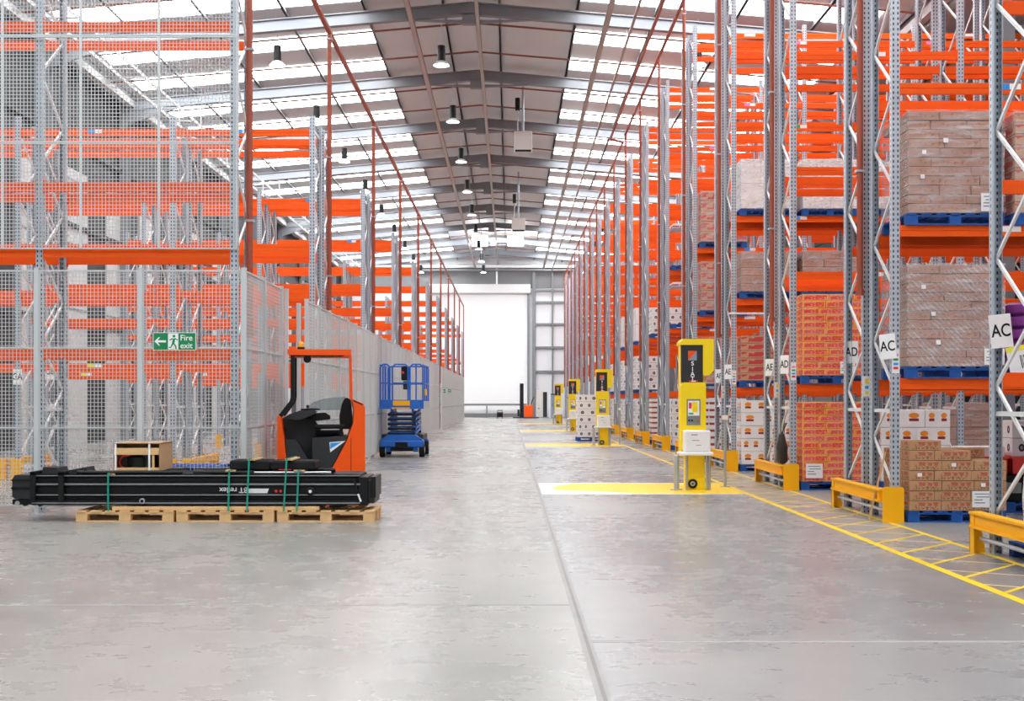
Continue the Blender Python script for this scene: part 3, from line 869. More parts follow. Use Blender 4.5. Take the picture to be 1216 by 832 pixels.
ob('outer_rail', rail(.57, .70), t)
ob('inner_rail', MB().cbox(mx(90), mx(425), .16, .26, mz(596), mz(568), M['black'], .01), t)
ob('inner_rail', MB().cbox(mx(90), mx(425), .44, .54, mz(596), mz(568), M['black'], .01), t)
ob('hydraulic_cylinder', MB().tube((mx(92), .10, mz(561.5)), (mx(300), .10, mz(561.5)), .028, M['black'], 12).tube((mx(300), .10, mz(561.5)), (mx(392), .10, mz(561.5)), .018, M['steel'], 10).lathe((mx(92),.10,mz(561.5)), [(.034,-.03),(.034,.06)], M['black'], 12, 'x'), t, smooth=True)
ob('hydraulic_cylinder', MB().tube((mx(216), .60, mz(561.5)), (mx(390), .60, mz(561.5)), .028, M['black'], 12), t, smooth=True)
ob('hydraulic_hose', MB().path([(mx(200),.04,mz(565)),(mx(240),.03,mz(563.5)),(mx(268),.04,mz(566)),(mx(300),.05,mz(563)),(mx(335),.04,mz(565)),(mx(372),.05,mz(562.5)),(mx(425),.05,mz(566))], .013, M['blackrub'], 8), t, smooth=True)
ob('mast_head', MB().prism([(mx(14), mz(569)),(mx(17), mz(564)),(mx(38), mz(564)),(mx(38), mz(592)),(mx(17), mz(592)),(mx(14), mz(590))], .02, .68, M['dark']).box(mx(14)-.002, mx(38), .0, .02, mz(581), mz(578), M['black']).box(mx(14), mx(38), .0, .02, mz(571), mz(569), M['black']), t)
ob('roller_bracket', MB().box(mx(14), mx(66), .03, .2, mz(599), mz(593), M['black']).lathe((mx(20),.02,mz(597.5)), [(.03,0),(.03,.05)], M['steel'], 12, 'y').lathe((mx(29),.02,mz(597.5)), [(.035,0),(.035,.05)], M['black'], 12, 'y').lathe((mx(47),.02,mz(598.5)), [(.03,0),(.03,.05)], M['black'], 12, 'y'), t)
for px in (40.5, 74):
    w = .03
    ob('clamp_frame', MB().box(mx(px)-w, mx(px)+w, -.045, -.005, mz(594), mz(561), M['blackrub']).box(mx(px)-w, mx(px)+w, -.045, .72, mz(563), mz(559.5), M['blackrub']).box(mx(px)-w, mx(px)+w, .70, .74, mz(594), mz(561), M['blackrub']), t)
ob('carriage_plate', MB().prism([(mx(45),mz(563.5)),(mx(47),mz(555)),(mx(64),mz(555.5)),(mx(66),mz(563.5))], .12, .45, M['dark']), t)
ob('carriage_arm', MB().prism([(mx(77),mz(563)),(mx(77),mz(559)),(mx(98),mz(555)),(mx(99.5),mz(561)),(mx(88),mz(563.5))], .12, .42, M['dark']), t)
ob('valve_block', MB().prism([(mx(187),mz(567)),(mx(188),mz(560)),(mx(196),mz(557)),(mx(212),mz(556.5)),(mx(213),mz(567))], .12, .40, M['dark']), t)
ob('end_bracket', MB().cbox(mx(425), mx(437), .0, .7, mz(600), mz(566), M['black'], .012).cbox(mx(433), mx(444.5), .06, .62, mz(598), mz(570), M['dark'], .01).cbox(mx(440), mx(446), .03, .66, mz(591), mz(566), M['black'], .008), t)
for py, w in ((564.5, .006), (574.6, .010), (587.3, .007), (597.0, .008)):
    ob('flange_highlight_strip', MB().box(L0, L1, -.0025, .0, mz(py)-w, mz(py)+w, M['midgrey']), t)  # added grey strips: flange edge highlights put in as colour, with some bare metal
ob('cross_member', MB().cbox(mx(395), mx(427), .05, .65, mz(568), mz(562.5), M['dark'], .01), t)
ob('cross_member', MB().cbox(mx(215), mx(228), .05, .65, mz(566), mz(561), M['dark'], .01), t)
ob('sliding_foot', MB().prism([(mx(390),mz(601.5)),(mx(393),mz(598)),(mx(404),mz(598)),(mx(410),mz(601.5)),(mx(400),mz(603.5))], .05, .3, M['blackrub']), t)
ob('boss', MB().lathe((mx(369),-.02,mz(583)), [(.055,.04),(.055,.0),(.03,-.008)], M['blackrub'], 16, 'y').lathe((mx(369),-.03,mz(583)), [(.02,.01),(.02,-.002)], M['white'], 12, 'y'), t)
ob('boss', MB().lathe((mx(169.5),-.01,mz(594.5)), [(.035,.02),(.035,-.01)], M['steel'], 12, 'y').lathe((mx(169.5),-.02,mz(594.5)), [(.02,.01),(.02,-.006)], M['black'], 12, 'y'), t)
ob('cable_tail', MB().path([(mx(421),-.02,mz(568)),(mx(423),-.03,mz(578)),(mx(425.5),-.03,mz(586))], .012, M['blackrub'], 8).tube((mx(425.5),-.03,mz(586)),(mx(429),-.03,mz(595)),.012,M['white'],8), t)
ob('decal', MB().prism([(mx(293),mz(587)),(mx(293.5),mz(580)),(mx(319),mz(580)),(mx(316.5),mz(587))], .027, .0315, M['whitep']), t)
ob('decal', MB().box(mx(323.5), mx(338), .100, .104, mz(586.5), mz(580), M['whitep']).box(mx(326), mx(329), .025, .027, mz(584.5), mz(581.5), M['red']).box(mx(331.5), mx(334.5), .025, .027, mz(584.5), mz(581.5), M['red']), t)
ob('decal', MB().box(mx(405), mx(412.5), .100, .104, mz(583), mz(579), M['whitep']), t)
o = text_obj('BT reflex', .094, M['whitep'], t, (mx(277), .029, mz(581.6)), (PI/2, PI, 0), bold=.0012)
# block of covers on the mast, timber slips and straps
tag(ob('padded_cover', MB().cbox(mx(270), mx(318), 14.66, 15.1, .19+mz(558.5), .19+mz(547), M['blackrub'], .02).cbox(mx(318.5), mx(372), 14.66, 15.1, .19+mz(558.5), .19+mz(547.5), M['blackrub'], .02).box(mx(329), mx(344), 14.655, 14.66, .19+mz(558.6), .19+mz(557.4), M['red'])),
    'flat black padded cover strapped on top of the lying mast', 'cover')
for px, z, w, lab in ((130, 563.5, 9, 'thin timber slip under the leftmost green strap'), (272, 559.5, 12, 'timber slip under the green strap left of the black cover'), (297, 546.2, 9, 'timber slip on the black cover under the middle green strap'),
                 (342, 546.2, 9, 'timber slip on the black cover under its right green strap'), (354, 559.5, 13, 'timber slip under the rightmost green strap')):
    z1 = .19+mz(z)
    tag(ob('timber_slip', MB().cbox(mx(px-w/2), mx(px+w/2), 14.62, 15.12, z1-.008, z1+.013, M['palwood'], .003)), lab, 'timber slip', 'timber slips under the straps')
for px, pb, z, lab in ((129.5, 130.5, 563, 'leftmost green packing strap round the black mast'), (273, 272.5, 559, 'green packing strap just left of the mast lettering'),
                   (296.5, 294.5, 545.5, 'green packing strap over the left half of the black cover'), (341, 338, 545.5, 'green packing strap over the right half of the black cover'), (355, 353.5, 559, 'rightmost green packing strap round the black mast')):
    z1 = .19+mz(z)+.012; w = .012
    b = 14.525
    a0, a1 = mx(px), mx(pb)
    zb = .135
    mb = MB()
    mb.bar((a0, b, z1), (a1, 14.497, zb), .022, .003, M['strap'], (0,1,0))
    mb.box(a0-w, a0+w, b, 15.2, z1-.001, z1+.002, M['strap'])
    mb.bar((a0, 15.2, z1), (a1, 15.31, zb), .022, .003, M['strap'], (0,1,0))
    tag(ob('packing_strap', mb), lab, 'strap', 'green packing straps')
# crate on the mast
bx0, bx1, by0, by1 = -4.955, -4.37, 14.74, 15.28
bz0 = .19+mz(564.2)
bz1 = bz0+.385
t = thing('shipping_crate', 'small open-fronted cardboard crate with timber slats standing on the mast', 'crate', (bx0, by0, bz0))
w, d, h = bx1-bx0, by1-by0, bz1-bz0
ob('carton', MB().box(0,.008,.01,d,0,h,M['kraft']).box(w-.008,w,0.0,d,0,h,M['kraft']).box(0,w,d-.008,d,0,h,M['kraft']).box(0,w,.01,d,0,.008,M['kraft']).prism([(0,h),(w,h),(w+.02,h+.012),(.05,h+.012)], .0, d, M['kraft']), t)
for z0, z1 in ((.012,.085),(.245,.33)): ob('slat', MB().cbox(.01,w-.012,-.012,.006,z0,z1,M['palwood'],.003), t)
ob('slat', MB().cbox(w-.10,w-.07,-.002,.012,.08,.25,M['palwood'],.003), t)
for x in (.035, w-.13): ob('strap', MB().box(x-.012,x+.012,-.016,-.012,0,h,M['whitep']).box(x-.012,x+.012,-.016,d,h+.011,h+.014,M['whitep']), t)
ob('inner_part', MB().lathe((.26,.2,.01), [(.16,0),(.16,.2),(.1,.24)], M['black'], 16).lathe((.36,.22,.02), [(.13,0),(.13,.22)], M['dark'], 14), t, smooth=True)
ob('red_ring', MB().lathe((.13,.10,.15), [(.09,0),(.10,.01),(.10,.02),(.085,.03)], M['red'], 16, 'y').lathe((.13,.09,.15), [(.07,0),(.07,.02)], M['black'], 16, 'y'), t)
# stack of blue pallets behind the fence
for i in range(3):
    pallet(-5.95, 19.2, .142*i, 'blue pallet behind the mesh fence, %s of a stack of three' % ('bottom','middle','top')[i], 'palblue', 1.2, 1.0, 'blue pallets behind the fence')

# ================================================================== reach truck
TY = 16.45
ts = TY/F
def P(*pts): return [((a-VX)*ts, CAMZ+(VY-b)*ts) for a, b in pts]
t = thing('reach_truck', 'orange and black reach truck without its mast, parked behind the pallets', 'reach truck', (0, TY, 0))
ob('front_panel', MB().prism(P((330,494),(334,494),(338,520),(342,556),(342,601),(330,601)), 0, 1.2, M['truck']), t)
mb = MB().prism(P((334.5,497),(343,492),(352,489),(372,489),(372,497),(386,520),(386,545),(388,568),(388,600),(342.5,600),(342.5,556),(338.5,520)), .50, 1.19, M['dark'])
mb.prism(P((338.8,522),(352,522),(366,545),(366,556),(342.8,556)), .02, .5, M['dark'])
mb.prism(P((342.8,556),(388,556),(388,600),(342.8,600)), .02, .5, M['dark'])
ob('body', mb, t)
ob('seat_box', MB().prism(P((371,520),(412.5,518),(391,560),(388,568),(371,568)), .01, 1.15, M['midgrey'] if False else M['dark']), t)
ob('warning_decal', MB().prism(P((391,525),(410,523.5),(392,537)), -.003, .012, M['whitep']).prism(P((392,526),(405,525),(392,533)), -.004, -.003, M['labelblue']), t)
ob('rear_cover', MB().prism(P((417,473),(431,479),(433.3,484),(433.3,601),(378,601),(388,567),(400,545),(412,522),(419,503),(420.5,486)), 0, 1.2, M['truck']).prism(P((416.2,571.5),(416.8,571.5),(416.8,520),(416.2,520)), -.002, 0.0, M['black']), t)
ob('cover_grille', MB().prism(P((419,474.6),(430.5,479.8),(430,481),(419,476.2)), -.003, .3, M['black']), t)
ob('tilt_pivot', MB().lathe(((380-VX)*ts, -.01, CAMZ+(VY-558.5)*ts), [(.034,.03),(.034,-.005),(.02,-.008)], M['midgrey'], 16, 'y'), t)
mb = MB()
for y0 in (0.0, 1.13): mb.prism(P((342,414.5),(416.8,414.5),(416.8,421.5),(346,421.5),(342,420)), y0, y0+.07, M['truck'])
for px in (343, 352, 362, 372, 382, 392, 402, 412): mb.prism(P((px,416),(px+4,416),(px+4,421),(px,421)), .07, 1.13, M['truck'] if px in (343, 412) else M['black'])
mb.prism(P((346,421.5),(409,421.5),(407,423),(348,423)), .02, .06, M['black'])
ob('overhead_guard', mb, t)
for y0 in (.03, 1.10):
    mb = MB(); q = P((347.8,421.5),(347.8,472),(346.5,477),(333.5,494))
    pts = [(a, y0+.035, b) for a, b in q]
    for a, b in zip(pts, pts[1:]): mb.bar(a, b, .055, .07, M['black'], (0,1,0))
    ob('front_pillar', mb, t)
    ob('rear_pillar', MB().prism(P((415.6,421),(417.3,421),(418.5,474),(416.2,474)), y0, y0+.05, M['truck']), t)
mb = MB().prism(P((404,510),(403,495),(406,480),(409,473.5),(412,471.8),(416,474),(417.5,480),(419,503),(416,510)), .32, .88, M['blackrub'])
ob('seat_back', mb, t)
ob('seat_cushion', MB().cbox((374-VX)*ts, (408-VX)*ts, .30, .90, CAMZ+(VY-519)*ts, CAMZ+(VY-512)*ts, M['blackrub'], .03), t)
ob('armrest', MB().cbox((373-VX)*ts, (411-VX)*ts, .12, .26, CAMZ+(VY-509.5)*ts, CAMZ+(VY-504)*ts, M['blackrub'], .025).bar(((405-VX)*ts,.2,CAMZ+(VY-508)*ts),((405-VX)*ts,.2,CAMZ+(VY-519)*ts),.05,.05,M['black']), t)
mb = MB().prism(P((342,497),(346,491),(356,487.5),(372,486.5),(377,489),(372,492),(358,498),(350,499)), .15, .50, M['dark'])
mb.prism(P((362,497),(370,491),(386,490),(392,494),(392,498),(376,500)), .25, .6, M['blackrub'])
ob('control_console', mb, t)
ob('steering_wheel', MB().lathe(((368-VX)*ts,.42,CAMZ+(VY-486)*ts), [(.13,-.012),(.145,0),(.13,.012),(.115,0)], M['blackrub'], 20).tube(((368-VX)*ts,.42,CAMZ+(VY-490)*ts),((368-VX)*ts,.42,CAMZ+(VY-486)*ts),.02,M['black'],8).lathe(((365-VX)*ts,.32,CAMZ+(VY-484.5)*ts), [(.02,0),(.022,.03),(.012,.045)], M['black'], 10), t, smooth=True)
ob('windscreen', MB().prism(P((361,488),(364,483),(371,477.5),(382,473.5),(396,471.5),(411,470.8),(411,487)), .96, .966, M['screen_glass']), t)
ob('mirror', MB().lathe(((365-VX)*ts,.1,CAMZ+(VY-426)*ts), [(.03,-.02),(.055,0),(.03,.03)], M['black'], 12, 'y').bar(((365-VX)*ts,.1,CAMZ+(VY-422)*ts),((365-VX)*ts,.1,CAMZ+(VY-426)*ts),.015,.015,M['black']), t)
bz = CAMZ+(VY-414.5)*ts
ob('beacon', MB().lathe(((356.5-VX)*ts,.6,bz), [(.055,0),(.055,.05),(.05,.055)], M['black'], 14).lathe(((356.5-VX)*ts,.6,bz+.05), [(.045,0),(.045,.05),(.03,.075),(.01,.085)], M['amber'], 14), t, smooth=True)
for y0 in (.0, 1.0):
    ob('support_leg', MB().cbox((331-VX)*ts, (372-VX)*ts, y0+.02, y0+.19, .08, .32, M['black'], .02), t)
    ob('wheel', MB().lathe(((338-VX)*ts, y0+.04, .14), [(.13,0),(.14,.01),(.14,.12),(.13,.13)], M['blackrub'], 18, 'y'), t)
ob('wheel', MB().lathe(((415-VX)*ts, .5, .16), [(.15,0),(.16,.01),(.16,.15),(.15,.16)], M['blackrub'], 18, 'y'), t)

# it stands turned a little, square to the line of sight
cx = (380-VX)*ts
for ch in t.children: ch.location.x -= cx
t.location.x = cx; t.rotation_euler.z = math.radians(8.6)
tag(ob('cross_tube', MB().tube((4.63,24.93,3.33),(5.62,24.93,3.33),.022,M['galv_white'],10)), 'white horizontal tube across the third right rack end above the AE sign', 'tube')

# ================================================================== scissor lift
t = thing('scissor_lift', 'blue electric scissor lift with lowered platform beside the long fence', 'scissor lift', (-2.83, 30.9, 0))
ob('chassis', MB().cbox(-.30,.30,.05,2.0,.16,.42,M['black'],.02).cbox(-.58,.58,.0,.30,.27,.44,M['blue'],.03).cbox(-.58,.58,1.75,2.05,.27,.44,M['blue'],.03).cbox(-.55,.55,.25,1.85,.44,.60,M['dark'],.02).prism([(-.58,.44),(-.36,.60),(.36,.60),(.58,.44)], .03, .2, M['blue']).cbox(-.16,.16,-.03,.0,.24,.40,M['black'],.01), t)
for x in (-.52, .52):
    for y in (.22, 1.82):
        ob('wheel', MB().lathe((x-.07, y, .19), [(.17,0),(.19,.015),(.19,.125),(.17,.14)], M['blackrub'], 20, 'x').lathe((x-.08,y,.19), [(.09,0),(.09,.16)], M['steel'], 14, 'x'), t, smooth=True)
ob('steering_leg', MB().box(-.42,-.30,.1,.3,.14,.30,M['blue']).box(.30,.42,.1,.3,.14,.30,M['blue']), t)
for i in range(5):
    z = .62 + .125*i
    mb = MB()
    for x in (-.34, .34):
        mb.bar((x,.12,z),(x,1.95,z+.11),.05,.075,M['blue'] if i % 2 == 0 else M['blue'])
        xx = x*.82
        mb.bar((xx,1.95,z),(xx,.12,z+.11),.05,.075,M['blue'])
    for y in (.12, 1.0, 1.95): mb.tube((-.37,y,z+.005),(.37,y,z+.005),.035,M['black'],10)
    mb.box(-.30,.30,.10,.16,z+.02,z+.05,M['blue'])
    ob('scissor_arm', mb, t)
ob('platform', MB().box(-.58,.58,0,2.1,1.27,1.33,M['blue']).box(-.58,.58,-.012,.012,1.27,1.51,M['blue']).box(-.58,.58,2.09,2.11,1.27,1.5,M['blue']).box(-.585,-.57,0,2.1,1.27,1.48,M['galv']).box(.57,.585,0,2.1,1.27,1.48,M['galv']), t)
ob('warning_label', MB().box(-.22,.22,-.017,-.012,1.36,1.49,M['yellow']).box(-.26,.22,-.017,-.012,1.28,1.31,M['yellow']), t)
def loop(x0, x1, y, r=.022):
    mb = MB(); zt = 2.44; c = .07
    mb.path([(x0,y,1.33),(x0,y,zt-c),(x0+c,y,zt),(x1-c,y,zt),(x1,y,zt-c),(x1,y,1.33)], r, M['blue'], 8)
    mb.tube((x0,y,1.95),(x1,y,1.95),r*.8,M['blue'],8)
    return mb
ob('guard_rail', loop(-.56,-.31,0.03).box(-.45,-.43,.02,.04,1.33,2.44,M['blue']), t)
ob('guard_rail', loop(-.24,.17,0.03), t)
ob('guard_rail', loop(.22,.56,0.03).box(.36,.40,.02,.04,1.33,2.44,M['blue']), t)
ob('guard_rail', loop(-.56,.56,2.05), t)
for x in (-.56, .56):
    mb = MB().path([(x,.03,2.42),(x,2.05,2.42)], .022, M['blue'], 8).path([(x,.03,1.95),(x,2.05,1.95)], .018, M['blue'], 8)
    for y in (.7, 1.4): mb.tube((x,y,1.33),(x,y,2.42),.02,M['blue'],8)
    ob('guard_rail', mb, t)
ob('control_box', MB().cbox(-.02,.20,.10,.34,2.02,2.40,M['black'],.03).cbox(.03,.19,.12,.30,1.78,2.0,M['dark'],.02).box(.0,.06,.095,.10,2.2,2.26,M['red']), t)
ob('gate_hinge', MB().cbox(.56,.62,.55,.70,1.62,1.80,M['yellow'],.02), t)

# ================================================================== wrapping machines
def wrapper(y, label, x=3.09, letters=True):
    t = thing('pallet_wrapper', label, 'wrapping machine', (x, y, 0), 0, 'yellow pallet wrapping machines')
    ob('column', MB().cbox(-.10,.20,.06,.46,.0,.66,M['siat'],.012).cbox(-.19,.20,.10,.46,.55,2.44,M['siat'],.012).box(-.085,.185,.055,.06,.12,.60,M['siat']).cbox(-.12,.20,.0,.06,.0,.19,M['siat'],.01), t)
    ob('control_panel', MB().prism([(-.215,.66),(.215,.66),(.215,1.80),(-.16,1.80),(-.215,1.73)], .03, .10, M['siat']), t)
    mb = MB().box(-.11,.12,.018,.03,1.08,1.52,M['midgrey']).box(-.09,.10,.012,.018,1.24,1.49,M['whitep'])
    mb.box(-.02,.07,.008,.012,1.30,1.47,M['siat']).box(-.075,-.03,.008,.012,1.36,1.46,M['red']).box(-.08,.0,.008,.012,1.26,1.29,M['labelgreen'])
    for i, c in enumerate(('black','black','labelgreen','red')): mb.lathe((-.07+.048*i,.018,1.16), [(.018,0),(.016,-.012)], M[c], 10, 'y')
    ob('screen', mb, t)
    ob('head_panel', MB().box(-.20,.165,.035,.10,1.80,2.43,M['dark']), t)
    ob('logo', MB().prism([(-.085,2.17),(.06,2.33),(-.085,2.33)], .028, .035, M['truck']).prism([(-.085,2.17),(.06,2.17),(.06,2.33)], .028, .035, M['greyblue']), t)
    if letters:
        for ch, z in (('S',2.115),('I',2.02),('A',1.94),('T',1.86)):
            text_obj(ch, .098, M['whitep'], t, (-.01, .0335, z), bold=.002)
        ob('sticker', MB().box(-.07,.08,.030,.035,1.805,1.835,M['red']).box(-.03,.04,.028,.030,1.812,1.828,M['whitep']), t)
    ob('hood', MB().prism([(-.215,2.43),(.345,2.43),(.345,2.53),(-.17,2.53),(-.215,2.48)], .02, .48, M['siat']).prism([(.165,1.92),(.27,1.92),(.345,2.0),(.345,2.43),(.165,2.43)], .02, .48, M['siat']), t)
    ob('film_carriage', MB().cbox(-.18,.24,-.30,.03,.64,1.0,M['white'],.02).cbox(-.28,.28,-.34,.05,.585,.64,M['white'],.015).box(-.08,.02,-.303,-.30,.92,.935,M['midgrey']).box(-.07,.05,-.303,-.30,.83,.84,M['midgrey']).box(.0,.08,-.303,-.30,.75,.76,M['midgrey']), t)
    mb = MB()
    for px in (-.13, .205, .25): mb.tube((px,-.12,0.0),(px,-.12,.59),.022,M['steel'],10)
    ob('support_rod', mb, t)
    ob('film_roll', MB().lathe((-.30,-.10,0), [(.10,.0),(.10,.02),(.045,.025),(.045,.58),(.02,.59)], M['galv'], 14), t, smooth=True)
    ob('wheel', MB().lathe((-.015,-.02,.10), [(.075,.02),(.08,.0),(.055,-.012),(.05,0)], M['blackrub'], 18, 'y').lathe((-.015,-.02,.10), [(.045,.01),(.04,-.006)], M['steel'], 14, 'y').lathe((-.015,-.028,.10), [(.018,.01),(.016,-.006)], M['black'], 10, 'y'), t, smooth=True)
    return t
wrapper(19.8, 'nearest yellow pallet wrapping machine with dark branded head panel')
wrapper(39.2, 'second yellow wrapping machine, right of the dotted white cartons')
wrapper(57.4, 'third yellow wrapping machine, just left of the dotted white cartons')
wrapper(75.0, 'farthest and smallest yellow wrapping machine')
for i, y in enumerate((20.4, 39.9)):
    t = thing('sensor_post', ('thin grey post with white head right of the nearest yellow wrapper', 'thin grey post beside the second yellow wrapper')[i], 'post', (3.73, y, 0))
    ob('tube', MB().tube((0,0,0),(0,0,1.2),.026,M['galv'],12).box(-.08,.08,-.08,.08,0,.012,M['galv']), t)
    ob('head', MB().cbox(-.045,.045,-.05,.05,1.16,1.24,M['whitep'],.01), t)

# ================================================================== loads on pallets
CM = {}
def carton_mesh(w, d, h, kind):
    k = (round(w,3), round(d,3), round(h,3), kind)
    if k not in CM:
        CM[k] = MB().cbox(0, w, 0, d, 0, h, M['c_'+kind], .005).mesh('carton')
    return CM[k]
def sheet_mesh(w, h, lines=True):
    mb = MB().box(0, w, -.003, 0, 0, h, M['whitep'])
    if lines and w > .15:
        for i, (a, b) in enumerate(((.12,.85),(.2,.9),(.1,.5),(.1,.6))):
            z = h*(.82-.18*i); mb.box(w*a, w*b, -.004, -.003, z-h*.03, z+h*.03, M['greyblue'] if i < 2 else M['midgrey'])
    return mb.mesh('paper_label')
def wrap_mesh(w, d, h, seed, mat):
    rnd = random.Random(seed); mb = MB(); n = 10; nz = 8; o = .016
    per = [(-o + (w+2*o)*i/n, -o) for i in range(n)] + [(w+o, -o+(d+2*o)*i/n) for i in range(n)] + [(w+o-(w+2*o)*i/n, d+o) for i in range(n)] + [(-o, d+o-(d+2*o)*i/n) for i in range(n)]
    vs = []; fs = []; m = len(per)
    for k in range(nz+1):
        z = .002 + (h+.015)*k/nz
        for (x, y) in per:
            e = rnd.uniform(-.004, .012)
            ox = e if x > w else (-e if x < 0 else 0); oy = e if y > d else (-e if y < 0 else 0)
            vs.append((x+ox, y+oy, z+rnd.uniform(-.01,.01)*(0 < k < nz)))
    for k in range(nz):
        for i in range(m):
            j = (i+1) % m; fs.append((k*m+i, k*m+j, k*m+m+j, k*m+m+i))
    return mb.add(vs, fs, mat).mesh('stretch_wrap', True)
def load(x, y, z, kind, nl, h, label, w=1.16, d=.98, nx=3, ny=3, film='film', group='wrapped loads on the right racks', cat='pallet load', name='wrapped_pallet_load', sheets=(), shell=True):
    t = thing(name, label, cat, (x+.02, y+.01, z+.142), 0, group)
    ch = h/nl
    rnd = random.Random(int(x*97+y*31+z*13))
    for l in range(nl):
        ws = [w/nx]*nx
        if l % 2 and nx > 1:
            a = w/nx*.72; ws = [a] + [(w-a)/(nx-1)]*(nx-1)
            if (l//2) % 2: ws = ws[::-1]
        x0 = 0
        for i in range(nx):
            for j in range(ny):
                if shell and 0 < i < nx-1 and 0 < j < ny-1 and l < nl-1: continue
                if shell and nl > 8 and j == ny-1 and l < nl-1: continue
                jx, jy = rnd.uniform(0, .006), rnd.uniform(-.006, .006)
                ob('carton', carton_mesh(ws[i]-.006, d/ny-.005, ch-.002, kind), t, (x0+jx, j*d/ny+jy, l*ch))
            x0 += ws[i]
    if film:
        ob('stretch_wrap', wrap_mesh(w, d, h, int(x*10+z*7+y), M[film]), t)
    for (a, b, ww, hh) in sheets:
        ob('paper_label', sheet_mesh(ww, hh), t, (a, -.034 if film else -.008, b))
    return t
def slot(k, j):
    return RXE + .12 + 2.8*(j//2) + 1.31*(j % 2), RY[k]-.05
LN = {0:'floor', 1:'first shelf', 2:'second shelf', 3:'third shelf'}
LZ = {0:0.0, 1:1.77, 2:3.65, 3:5.40}
RN = ['first', 'second', 'third', 'fourth', 'fifth', 'sixth', 'seventh', 'eighth', 'ninth']
JN = ['aisle-end', 'second', 'third', 'fourth']
def stow(k, j, lv, kind, nl, h, desc, **kw):
    x, y = slot(k, j); z = LZ[lv]
    where = '%s bay, %s of %s right rack' % (JN[j], LN[lv], RN[k])
    pallet(x, y, z, 'blue pallet at the ' + where, group='blue pallets in the right racks')
    return load(x, y, z, kind, nl, h, desc + ', ' + where, **kw)
sh = lambda *a: a
stow(0,0,1,'plainbrown',11,1.25,'brown cartons under streaky stretch film', film='film2', sheets=[(.33,.27,.055,.055),(.15,.95,.055,.05),(.92,.02,.25,.20),(.27,.62,.055,.05),(.98,.98,.05,.05)])
stow(0,0,2,'plainbrown',11,1.25,'brown cartons under clear stretch film', sheets=[(.42,.86,.06,.055),(.16,.72,.05,.05),(.14,.42,.05,.05),(.88,.02,.27,.22)])
stow(0,1,2,'redbrown',9,1.25,'red-marked brown cartons under stretch film', ny=2)
stow(1,0,0,'red',12,1.33,'red and yellow cartons', film='filmthin', sheets=[(.05,.06,.28,.24)])
stow(1,0,1,'red',12,1.36,'red and yellow cartons', film='filmthin', sheets=[(.62,.03,.25,.2)])
stow(1,1,0,'logo',4,1.20,'white cartons with orange and dark red print', nx=2, ny=2, film=None)
stow(2,0,0,'logo',5,1.36,'white cartons with orange and dark red print', nx=2, ny=2, film=None)
stow(2,0,2,'plainbrown',5,.84,'plain brown cartons in stretch film', nx=3, ny=2)
stow(2,1,2,'plainbrown',5,.86,'plain brown cartons in stretch film', nx=3, ny=2)
stow(2,0,3,'whitebox',2,1.05,'tall white wrapped boxes', nx=2, ny=1)
stow(2,1,3,'whitebox',2,1.05,'tall white wrapped boxes', nx=2, ny=1)
stow(2,2,3,'whitebox',2,1.0,'tall white wrapped boxes', nx=2, ny=1)
x, y = slot(2, 0)
pallet(x, y, LZ[1], 'blue pallet under two brown and red stacks, first shelf of third right rack', group='blue pallets in the right racks')
load(x, y, LZ[1], 'redbrown', 6, .95, 'left one of two brown and red stacks, first shelf of third right rack', w=.50, nx=1, ny=2, film=None)
load(x+.62, y, LZ[1], 'redbrown', 6, .95, 'right one of two brown and red stacks, first shelf of third right rack', w=.54, nx=1, ny=2, film=None)
stow(2,3,0,'plainbrown',5,1.3,'plain brown cartons', nx=2, ny=2)
stow(3,0,3,'redbrown',5,1.30,'brown and red wrapped cartons', nx=2, ny=2)
stow(3,0,2,'redbrown',5,1.25,'brown and red wrapped cartons', nx=2, ny=2)
stow(3,0,1,'redbrown',5,1.15,'brown and red wrapped cartons', nx=2, ny=2)
stow(3,0,0,'stripes',8,1.40,'white and red striped cartons', nx=2, ny=1, film=None)
stow(4,0,3,'stripes',10,1.25,'white and red striped cartons', nx=2, ny=1, film=None)
stow(4,0,2,'stripes',10,1.25,'white and red striped cartons', nx=2, ny=1, film=None)
stow(4,0,0,'dots',6,1.40,'white cartons with black dots', nx=2, ny=1, film=None)
stow(5,0,2,'dots',4,.9,'white cartons with black dots', nx=2, ny=1, film=None)
stow(5,0,0,'stripes',8,1.40,'white and red striped cartons', nx=2, ny=1, film=None)
stow(6,0,2,'whitebox',2,1.3,'plain white boxes', nx=2, ny=1, film=None)
stow(6,0,1,'dots',5,1.3,'white cartons with black dots', nx=2, ny=1, film=None)
stow(6,0,0,'dots',5,1.4,'white cartons with black dots', nx=2, ny=1, film=None)
stow(7,0,2,'whitebox',2,1.3,'plain white boxes', nx=2, ny=1, film=None)
stow(7,0,1,'dots',5,1.3,'white cartons with black dots', nx=2, ny=1, film=None)
stow(7,0,0,'dots',5,1.4,'white cartons with black dots', nx=2, ny=1, film=None)
stow(8,0,1,'dots',5,1.3,'white cartons with black dots', nx=2, ny=1, film=None)
stow(8,0,0,'dots',5,1.4,'white cartons with black dots', nx=2, ny=1, film=None)
# pallet of dotted cartons waiting in the aisle
pallet(2.47, 43.2, 0, 'blue pallet under the dotted cartons standing in the main aisle', group='blue pallets in the aisle')
load(2.47, 43.2, 0, 'dots', 6, 1.56, 'stack of white cartons with black dots standing in the main aisle', nx=2, ny=1, film=None)

